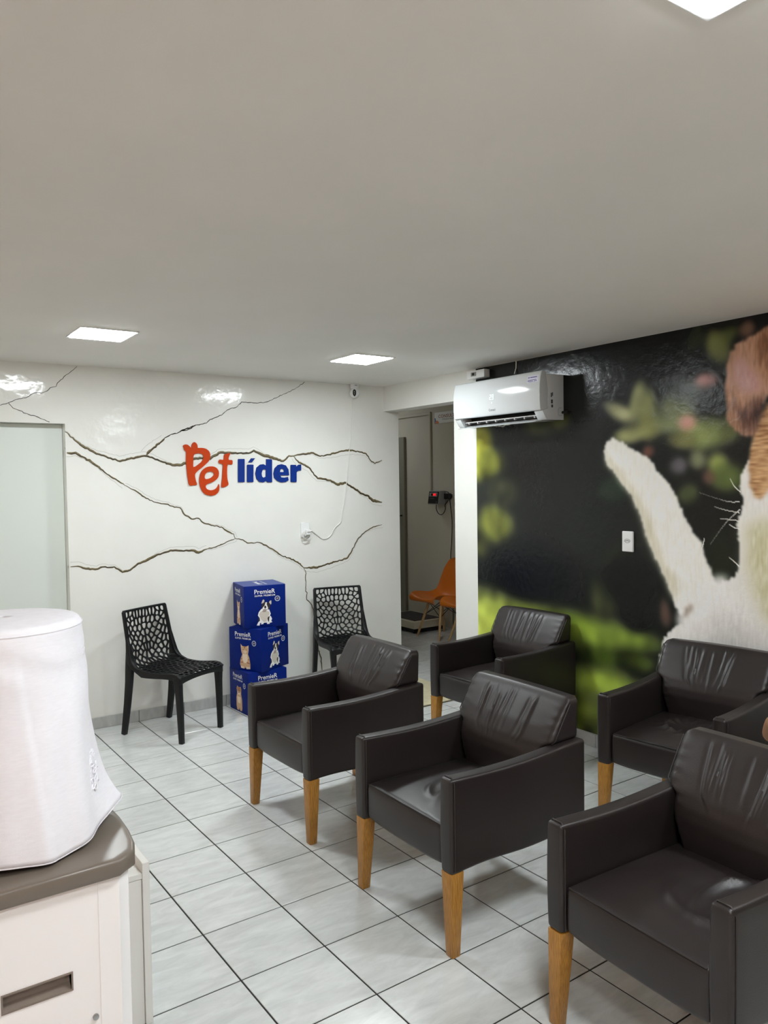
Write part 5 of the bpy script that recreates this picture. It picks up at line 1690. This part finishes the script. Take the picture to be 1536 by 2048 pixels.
# low white cabinet behind the dispenser
t = empty('low_cabinet', (0.42, 2.62, 0), 0, 'low white cabinet behind the water dispenser, one side in view', 'cabinet')
mb = MB(); mb.box(0.288, 0.310, -0.23, 0.23, 0.0, 0.512); mb.build('side_panel', M['melamine'], t, bevel=(0.001, 1))
mb = MB(); mb.box(-0.310, -0.288, -0.23, 0.23, 0.0, 0.512); mb.build('side_panel', M['melamine'], t, bevel=(0.001, 1))
mb = MB(); mb.box(-0.288, 0.288, -0.225, 0.225, 0.462, 0.480); mb.build('top_shelf', M['melamine'], t, bevel=(0.001, 1))
mb = MB(); mb.box(-0.287, 0.287, -0.222, -0.206, 0.0, 0.460); mb.build('front_panel', M['melamine'], t, bevel=(0.001, 1))
mb = MB(); mb.box(-0.287, 0.287, 0.21, 0.225, 0.03, 0.461); mb.build('back_panel', M['melamine'], t)

# ------------------------------------------------------------------ person sitting past the right edge; only an elbow shows
def skin_mesh(name, joints, edges, root, mats, sub=2):
    me = bpy.data.meshes.new(name)
    me.from_pydata([j[:3] for j in joints], edges, [])
    o = bpy.data.objects.new(name, me)
    COL.objects.link(o)
    sm = o.modifiers.new('skin', 'SKIN')
    sm.use_smooth_shade = True
    for i, j in enumerate(joints):
        r_ = j[3] if isinstance(j[3], tuple) else (j[3], j[3])
        me.skin_vertices[0].data[i].radius = r_
        me.skin_vertices[0].data[i].use_root = (i == root)
    ss = o.modifiers.new('sub', 'SUBSURF')
    ss.levels = ss.render_levels = sub
    bpy.context.view_layer.update()
    m2 = bpy.data.meshes.new_from_object(o.evaluated_get(bpy.context.evaluated_depsgraph_get()))
    bpy.data.objects.remove(o)
    m2.name = name
    m2.materials.clear()
    for m in mats: m2.materials.append(m)
    return m2

def make_person():
    # room coordinates; the person faces -x, right side towards +y
    t = empty('person', (3.40, 1.335, 0), 0, 'seated person leaning forward past the right edge, elbow on the armrest', 'person')
    ox, oy = 3.40, 1.335
    J, E_ = [], []
    def j(x, y, z, r_, par=None):
        J.append((x - ox, y - oy, z, r_))
        if par is not None: E_.append((par, len(J) - 1))
        return len(J) - 1
    pel = j(3.42, 1.335, 0.605, (0.115, 0.15))
    waist = j(3.35, 1.335, 0.70, (0.10, 0.135), pel)
    chest = j(3.26, 1.335, 0.88, (0.115, 0.155), waist)
    nb = j(3.20, 1.335, 1.04, 0.065, chest)
    nk = j(3.165, 1.335, 1.09, 0.055, nb)
    hd = j(3.12, 1.335, 1.175, (0.092, 0.078), nk)
    ht = j(3.118, 1.335, 1.27, (0.092, 0.078), hd)
    for s in (-1, 1):
        sh = j(3.22, 1.335 + s * 0.185, 0.985, 0.062, nb)
        # the right elbow rests on the armrest towards the viewer's side of the next chair
        ey = 1.335 + (0.352 if s > 0 else -0.29)
        um = j(3.10, 1.335 + (0.285 if s > 0 else -0.25), 0.83, 0.047, sh)
        el = j(2.985, ey - (0.02 if s > 0 else 0), 0.645 if s > 0 else 0.70, 0.040, um)
        fa = j(2.86, ey - s * 0.10, 0.75, 0.036, el)
        wr = j(2.78, 1.335 + s * 0.12, 0.80, 0.026, fa)
        pm = j(2.745, 1.335 + s * 0.07, 0.815, (0.034, 0.018), wr)
        hip = j(3.36, 1.335 + s * 0.09, 0.595, 0.092, pel)
        th = j(3.15, 1.335 + s * 0.11, 0.60, 0.078, hip)
        kn = j(2.93, 1.335 + s * 0.12, 0.578, 0.060, th)
        sh2 = j(2.915, 1.335 + s * 0.12, 0.36, 0.056, kn)
        an = j(2.93, 1.335 + s * 0.12, 0.10, 0.036, sh2)
        ft2 = j(2.80, 1.335 + s * 0.13, 0.042, (0.042, 0.034), an)
    me = skin_mesh('body', J, E_, 0, [M['skin'], M['shirt'], M['trousers'], M['black']])
    # clothes by the nearest bone: 0 skin, 1 shirt, 2 trousers, 3 shoes
    kind = {}
    for a_, b_ in E_:
        kind[(a_, b_)] = 1
    names = []
    for a_, b_ in E_:
        if b_ in (waist, chest, nb): k = 1
        elif b_ in (nk, hd, ht): k = 0
        else:
            q = (b_ - (ht + 1)) % 12
            k = 1 if q in (0, 1) else 0 if q in (2, 3, 4, 5) else 3 if q == 11 else 2
        names.append((Vector(J[a_][:3]), Vector(J[b_][:3]), k, b_))
    mi = []
    for p in me.polygons:
        c = p.center
        best = (1e9, 0)
        for A_, B_, k, b_ in names:
            d_ = B_ - A_
            u = max(0.0, min(1.0, (c - A_).dot(d_) / max(1e-9, d_.length_squared)))
            dist = (c - (A_ + d_ * u)).length
            rad = J[b_][3] if not isinstance(J[b_][3], tuple) else sum(J[b_][3]) / 2
            if b_ == nk and u < 0.45: k2 = 1
            elif k == 0 and (b_ - (ht + 1)) % 12 == 2 and b_ > ht and u < 0.25: k2 = 1
            else: k2 = k
            if dist - rad < best[0]: best = (dist - rad, k2)
        mi.append(best[1])
    me.polygons.foreach_set('material_index', mi)
    b = bpy.data.objects.new('body', me)
    COL.objects.link(b)
    b.parent = t
    # fingers
    for s in (-1, 1):
        for f_ in range(5):
            L_ = (0.055, 0.070, 0.076, 0.070, 0.055)[f_]
            base = Vector((2.735 - ox, s * (0.07 - 0.016 * (f_ - 2) * 0.9), 0.815 + 0.012 * (f_ - 2) * s))
            if f_ == 0: base = Vector((2.765 - ox, s * 0.075, 0.835)); dr = Vector((-0.6, -s * 0.5, 0.5)).normalized()
            else: dr = Vector((-0.85, -s * 0.45, -0.15)).normalized()
            p1 = base + dr * L_ * 0.5
            p2 = p1 + (dr + Vector((0, -s * 0.3, -0.5))).normalized() * L_ * 0.5
            fm = skin_mesh('finger', [(*base, 0.009), (*p1, 0.0085), (*p2, 0.0075)], [(0, 1), (1, 2)], 0, [M['skin']], 1)
            fo = bpy.data.objects.new('finger', fm); COL.objects.link(fo); fo.parent = t
    # head details
    mb = MB(); mb.grid(lambda a, h_: (3.128 - ox + 0.104 * math.sin(h_) * math.cos(a), 0.092 * math.sin(h_) * math.sin(a), 1.272 + 0.108 * math.cos(h_)), [2 * PI * k / 24 for k in range(24)], [0.02 + 0.24 * k for k in range(8)], cu=True)
    mb.grid(lambda a, h_: (3.134 - ox + 0.102 * math.cos(a), 0.094 * math.sin(a), 1.255 - h_ * 0.10 - 0.02 * math.cos(a) * h_), [-1.75 + 3.5 * k / 16 for k in range(17)], [0, 0.5, 1])
    mb.build('hair', M['hair'], t, smooth=60)
    for s in (-1, 1):
        mb = MB(); rbox(mb, (0.016, 0.009, 0.026), 0.008, (1, 1, 1), (3.125 - ox, s * 0.083, 1.215)); mb.build('ear', M['skin'], t, smooth=70, weld=True)
        mb = MB(); rbox(mb, (0.006, 0.012, 0.007), 0.005, (1, 1, 1), (3.036 - ox, s * 0.030, 1.225)); mb.build('eye', M['print_dark'], t, smooth=70, weld=True)
    mb = MB(); mb.tube([(3.037 - ox, 0, 1.228), (3.020 - ox, 0, 1.198), (3.036 - ox, 0, 1.190)], [0.008, 0.015, 0.010], 10); mb.build('nose', M['skin'], t, smooth=70)
    mb = MB(); mb.tube([(3.042 - ox, -0.022, 1.165), (3.034 - ox, 0, 1.163), (3.042 - ox, 0.022, 1.165)], 0.006, 8); M['lips'] = mat('lips', (150, 92, 80), 0.5); mb.build('mouth', M['lips'], t, smooth=70)
    return t
make_person()
